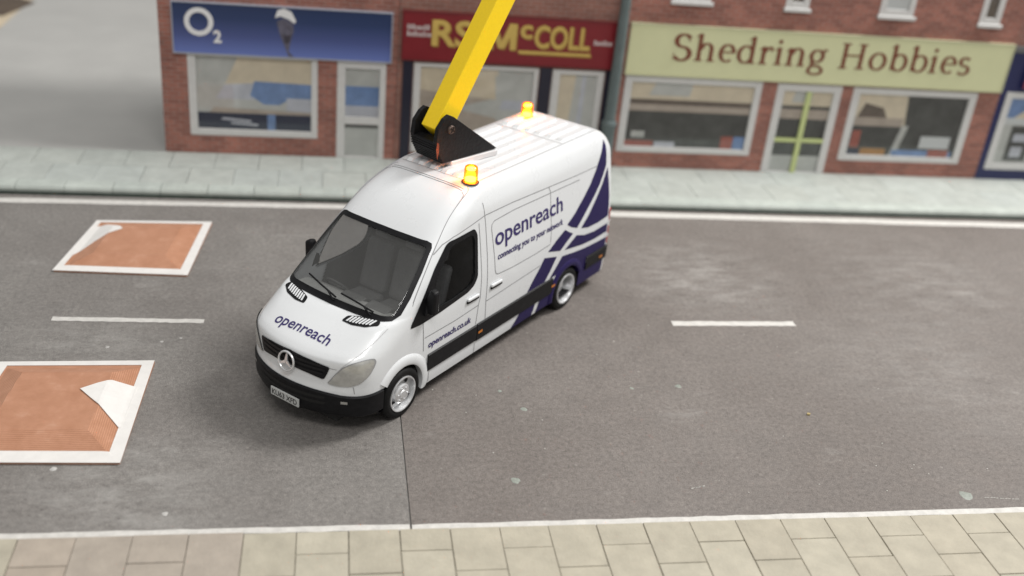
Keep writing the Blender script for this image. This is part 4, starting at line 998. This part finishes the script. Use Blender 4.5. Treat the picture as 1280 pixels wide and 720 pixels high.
# ---- roof: ribs, gaps
zr = ZT
for k, y in enumerate((-.50, -.30, -.10, .10, .30, .50)):
    for xa, xb in ((-1.93, -4.14), (-4.27, -5.12)):
        b = MB(); n_ = 2; wv_ = .058
        for x, h_ in ((xa, .0), (xa-.05, .034), (xb+.05, .034), (xb, .0)):
            b.v += [(x, y-wv_, zr-.002), (x, y-wv_*.72, zr+h_-.001), (x, y+wv_*.72, zr+h_-.001), (x, y+wv_, zr-.002)]
        for i in range(3):
            for j in range(3): b.f.append([i*4+j, i*4+j+1, (i+1)*4+j+1, (i+1)*4+j]); b.m.append(0)
        b.build('roof_rib', paint, van, smooth=30)
def roof_line(p, q_, wd=.011, z=zr+.003):
    a, c = Vector(p), Vector(q_); t = (c-a).normalized(); nn = Vector((-t.y, t.x))*wd/2
    b = MB(); b.poly([(*(a+nn), z), (*(a-nn), z), (*(c-nn), z), (*(c+nn), z)]); b.build('roof_gap', seam_m, van)
roof_line((-4.205, -.60), (-4.205, .60)); roof_line((-1.915, -.60), (-1.915, .60))
for s in (1, -1): roof_line((-2.05, .622*s), (-5.15, .622*s)); 
def cap_map(x, y):
    lo, hi = 1.5, ZT
    for _ in range(30):
        mid = (lo+hi)/2
        if front_x(y, mid) > x: lo = mid
        else: hi = mid
    return Vector((x, y, lo))
def smooth_line(P, n=8):
    P = [Vector(p) for p in P]; Q = [P[0]*2-P[1]]+P+[P[-1]*2-P[-2]]; out = []
    for i in range(1, len(Q)-2):
        for k in range(n):
            t = k/n; a_, b_, c_, d_ = Q[i-1:i+3]; out.append(.5*((2*b_)+(c_-a_)*t+(2*a_-5*b_+4*c_-d_)*t*t+(3*b_-a_-3*c_+d_)*t**3))
    return out+[P[-1]]
for d_ in (0, .040):     # front-cap joint: across the roof front, down both pillars
    b = MB(); b.tube([cap_map(-1.735+d_, y)+Vector((0, 0, .001)) for y in np.linspace(-.60, .60, 31)], .005, 6); b.build('roof_gap', seam_m, van)
    for s in (1, -1):
        ln = smooth_line([(.60, 2.632), (.655, 2.60), (.690, 2.522), (.728, 2.389), (.785, 2.179), (.868, 1.828), (.925, 1.561)])
        P = []
        for v_ in ln:
            z_ = v_.y-d_*.9; P.append(Vector((front_x(v_.x+d_*.25, z_), s*(v_.x+d_*.25), z_)))
        b = MB(); b.tube(P, .005, 6); b.build('pillar_gap', seam_m, van)
# ---- roof beacons
lens_m = bpy.data.materials.new('amber_lens'); lens_m.use_nodes = True; nt = lens_m.node_tree; nt.nodes.clear()
out = nt.nodes.new('ShaderNodeOutputMaterial'); em1 = nt.nodes.new('ShaderNodeEmission'); tr_ = nt.nodes.new('ShaderNodeBsdfTransparent'); gl_ = nt.nodes.new('ShaderNodeBsdfGlossy'); mx = nt.nodes.new('ShaderNodeMixShader'); mx2 = nt.nodes.new('ShaderNodeMixShader')
em1.inputs[0].default_value = (1, .17, .005, 1); em1.inputs[1].default_value = 2.6; tr_.inputs[0].default_value = (1, .62, .12, 1); mx.inputs[0].default_value = .42; mx2.inputs[0].default_value = .08; gl_.inputs['Roughness'].default_value = .1
nt.links.new(tr_.outputs[0], mx.inputs[1]); nt.links.new(em1.outputs[0], mx.inputs[2]); nt.links.new(mx.outputs[0], mx2.inputs[1]); nt.links.new(gl_.outputs[0], mx2.inputs[2]); nt.links.new(mx2.outputs[0], out.inputs[0])
led = mat('lit_led', (1, .6, .1), .4, emit=(1, .62, .10), estr=40)
for bx_, by_ in ((-1.93, .56), (-4.86, -.47)):
    bc = empty('beacon', (bx_, by_, zr)); bc.parent = van
    b = MB(); b.lathe([(.099, .005), (.097, .03), (.092, .185), (.086, .215), (.068, .23), (0, .236)], (0, 0, 0), n=28); b.build('lens', lens_m, bc, smooth=50)
    b = MB(); b.lathe([(.120, -.002), (.120, .006), (.110, .010), (.110, .001)], (0, 0, 0), n=18); b.build('glue_ring', mat('burnt_glue', (.05, .018, .01), .6, var=.5, vscale=20), bc)
    b = MB(); b.lathe([(.072, .02), (.072, .06), (0, .065)], (0, 0, 0), n=16); b.build('lamp_core', led, bc)
    b = MB(); b.lathe([(.058, .175), (.058, .20), (0, .208)], (0, 0, 0), n=16); b.build('lamp_core', led, bc)
    l = bpy.data.lights.new('beacon_light', 'POINT'); l.energy = 9; l.color = (1, .22, .06); l.shadow_soft_size = .06
    lo_ = bpy.data.objects.new('beacon_light', l); col.objects.link(lo_); lo_.parent = bc; lo_.location = (0, 0, .16)
# ---- roof arm: black printed bracket, yellow square arm
bk = empty('arm_bracket', (-2.05, -.225, zr)); bk.parent = van; bk.rotation_euler = (0, 0, R(-9))
blackp = mat('black_filament', (.008, .008, .009), .42, spec=.22, var=.3, vscale=18, bump=.35, bscale=22)
prof = [(0, .085), (.10, .25), (.155, .42), (.13, .60), (.03, .72), (-.06, .765), (-.14, .73), (-1.06, .105)]
for y0_, y1_ in ((-.265, -.195), (.195, .265)):
    b = MB(); b.prism([(x, y0_, z) for x, z in prof], (0, y1_-y0_, 0)); b.build('cheek_plate', blackp, bk, bevel=.01)
b = MB(); b.prism([(x, -.195, z) for x, z in [(0.005, .09), (.10, .25), (.14, .40), (.02, .42), (-.25, .30), (-.9, .14), (-.9, .09)]], (0, .39, 0)); b.build('bracket_base', blackp, bk, bevel=.008)
for k in range(9):     # visible print layers across the front
    t = k/8; x = .012+.10*min(1, t*1.6)+.04*max(0, t-.5); z = .10+.28*t
    b = MB(); b.tube([(x+.004, -.258, z), (x+.004, .258, z)], .0135, 6); b.build('print_layer', blackp, bk, smooth=True)
b = MB(); b.box(-1.06, -.14, -.285, .285, .004, .088); b.build('white_pad', mat('white_pad', (.66, .665, .67), .4, var=.03), bk, bevel=.012)
for s in (1, -1):
    b = MB(); b.lathe([(.0, s*.300), (.05, s*.297), (.062, s*.280), (.064, s*.260)], (-.10, 0, .56), 'y', 20); sc_ = b.build('screw', mat('screw_steel', (.16, .12, .10), .35, metal=.9, var=.4, vscale=20), bk, smooth=40)
    b = MB()
    for a in (35, 125):
        d_ = Vector((math.cos(R(a)), 0, math.sin(R(a)))); e_ = Vector((-d_.z, 0, d_.x)); c = Vector((-.10, s*.2985, .56)); b.prism([c+d_*.045+e_*.012, c+d_*.045-e_*.012, c-d_*.045-e_*.012, c-d_*.045+e_*.012], (0, s*.004, 0))
    b.build('screw_slot', mat('slot_black', (.003, .003, .003), .8), sc_)
b = MB(); b.prism([(.125, .2665, .17), (.155, .2665, .30), (.145, .2665, .42), (.11, .2665, .40), (.10, .2665, .28)], (0, .002, 0)); b.build('painted_glow', mat('orange_glow_paint', (.14, .03, .012), .5, var=.4, vscale=20), bk)  # red beacon glow on the cheek edge, painted as an orange patch
yl = mat('yellow_filament', (.92, .64, .006), .42, var=.03, vscale=24, bump=.14, bscale=30)
ar = MB(); u = Vector((-.533, 0, .846)); nn = Vector((.846, 0, .533)); c0 = Vector((-.10, 0, .56))-u*.16-nn*.02; c1 = c0+u*5.2; hw, hd_ = .135, .172
lo_c = [c0+nn*hd_+Vector((0, hw, 0))+u*.06, c0-nn*hd_*.9+Vector((0, hw, 0)), c0-nn*hd_*.9+Vector((0, -hw, 0)), c0+nn*hd_+Vector((0, -hw, 0))+u*.06]
ar.prism(lo_c, c1-c0); ao = ar.build('roof_arm', yl, van, bevel=.014, bseg=2); ao.location = bk.location; ao.rotation_euler = bk.rotation_euler
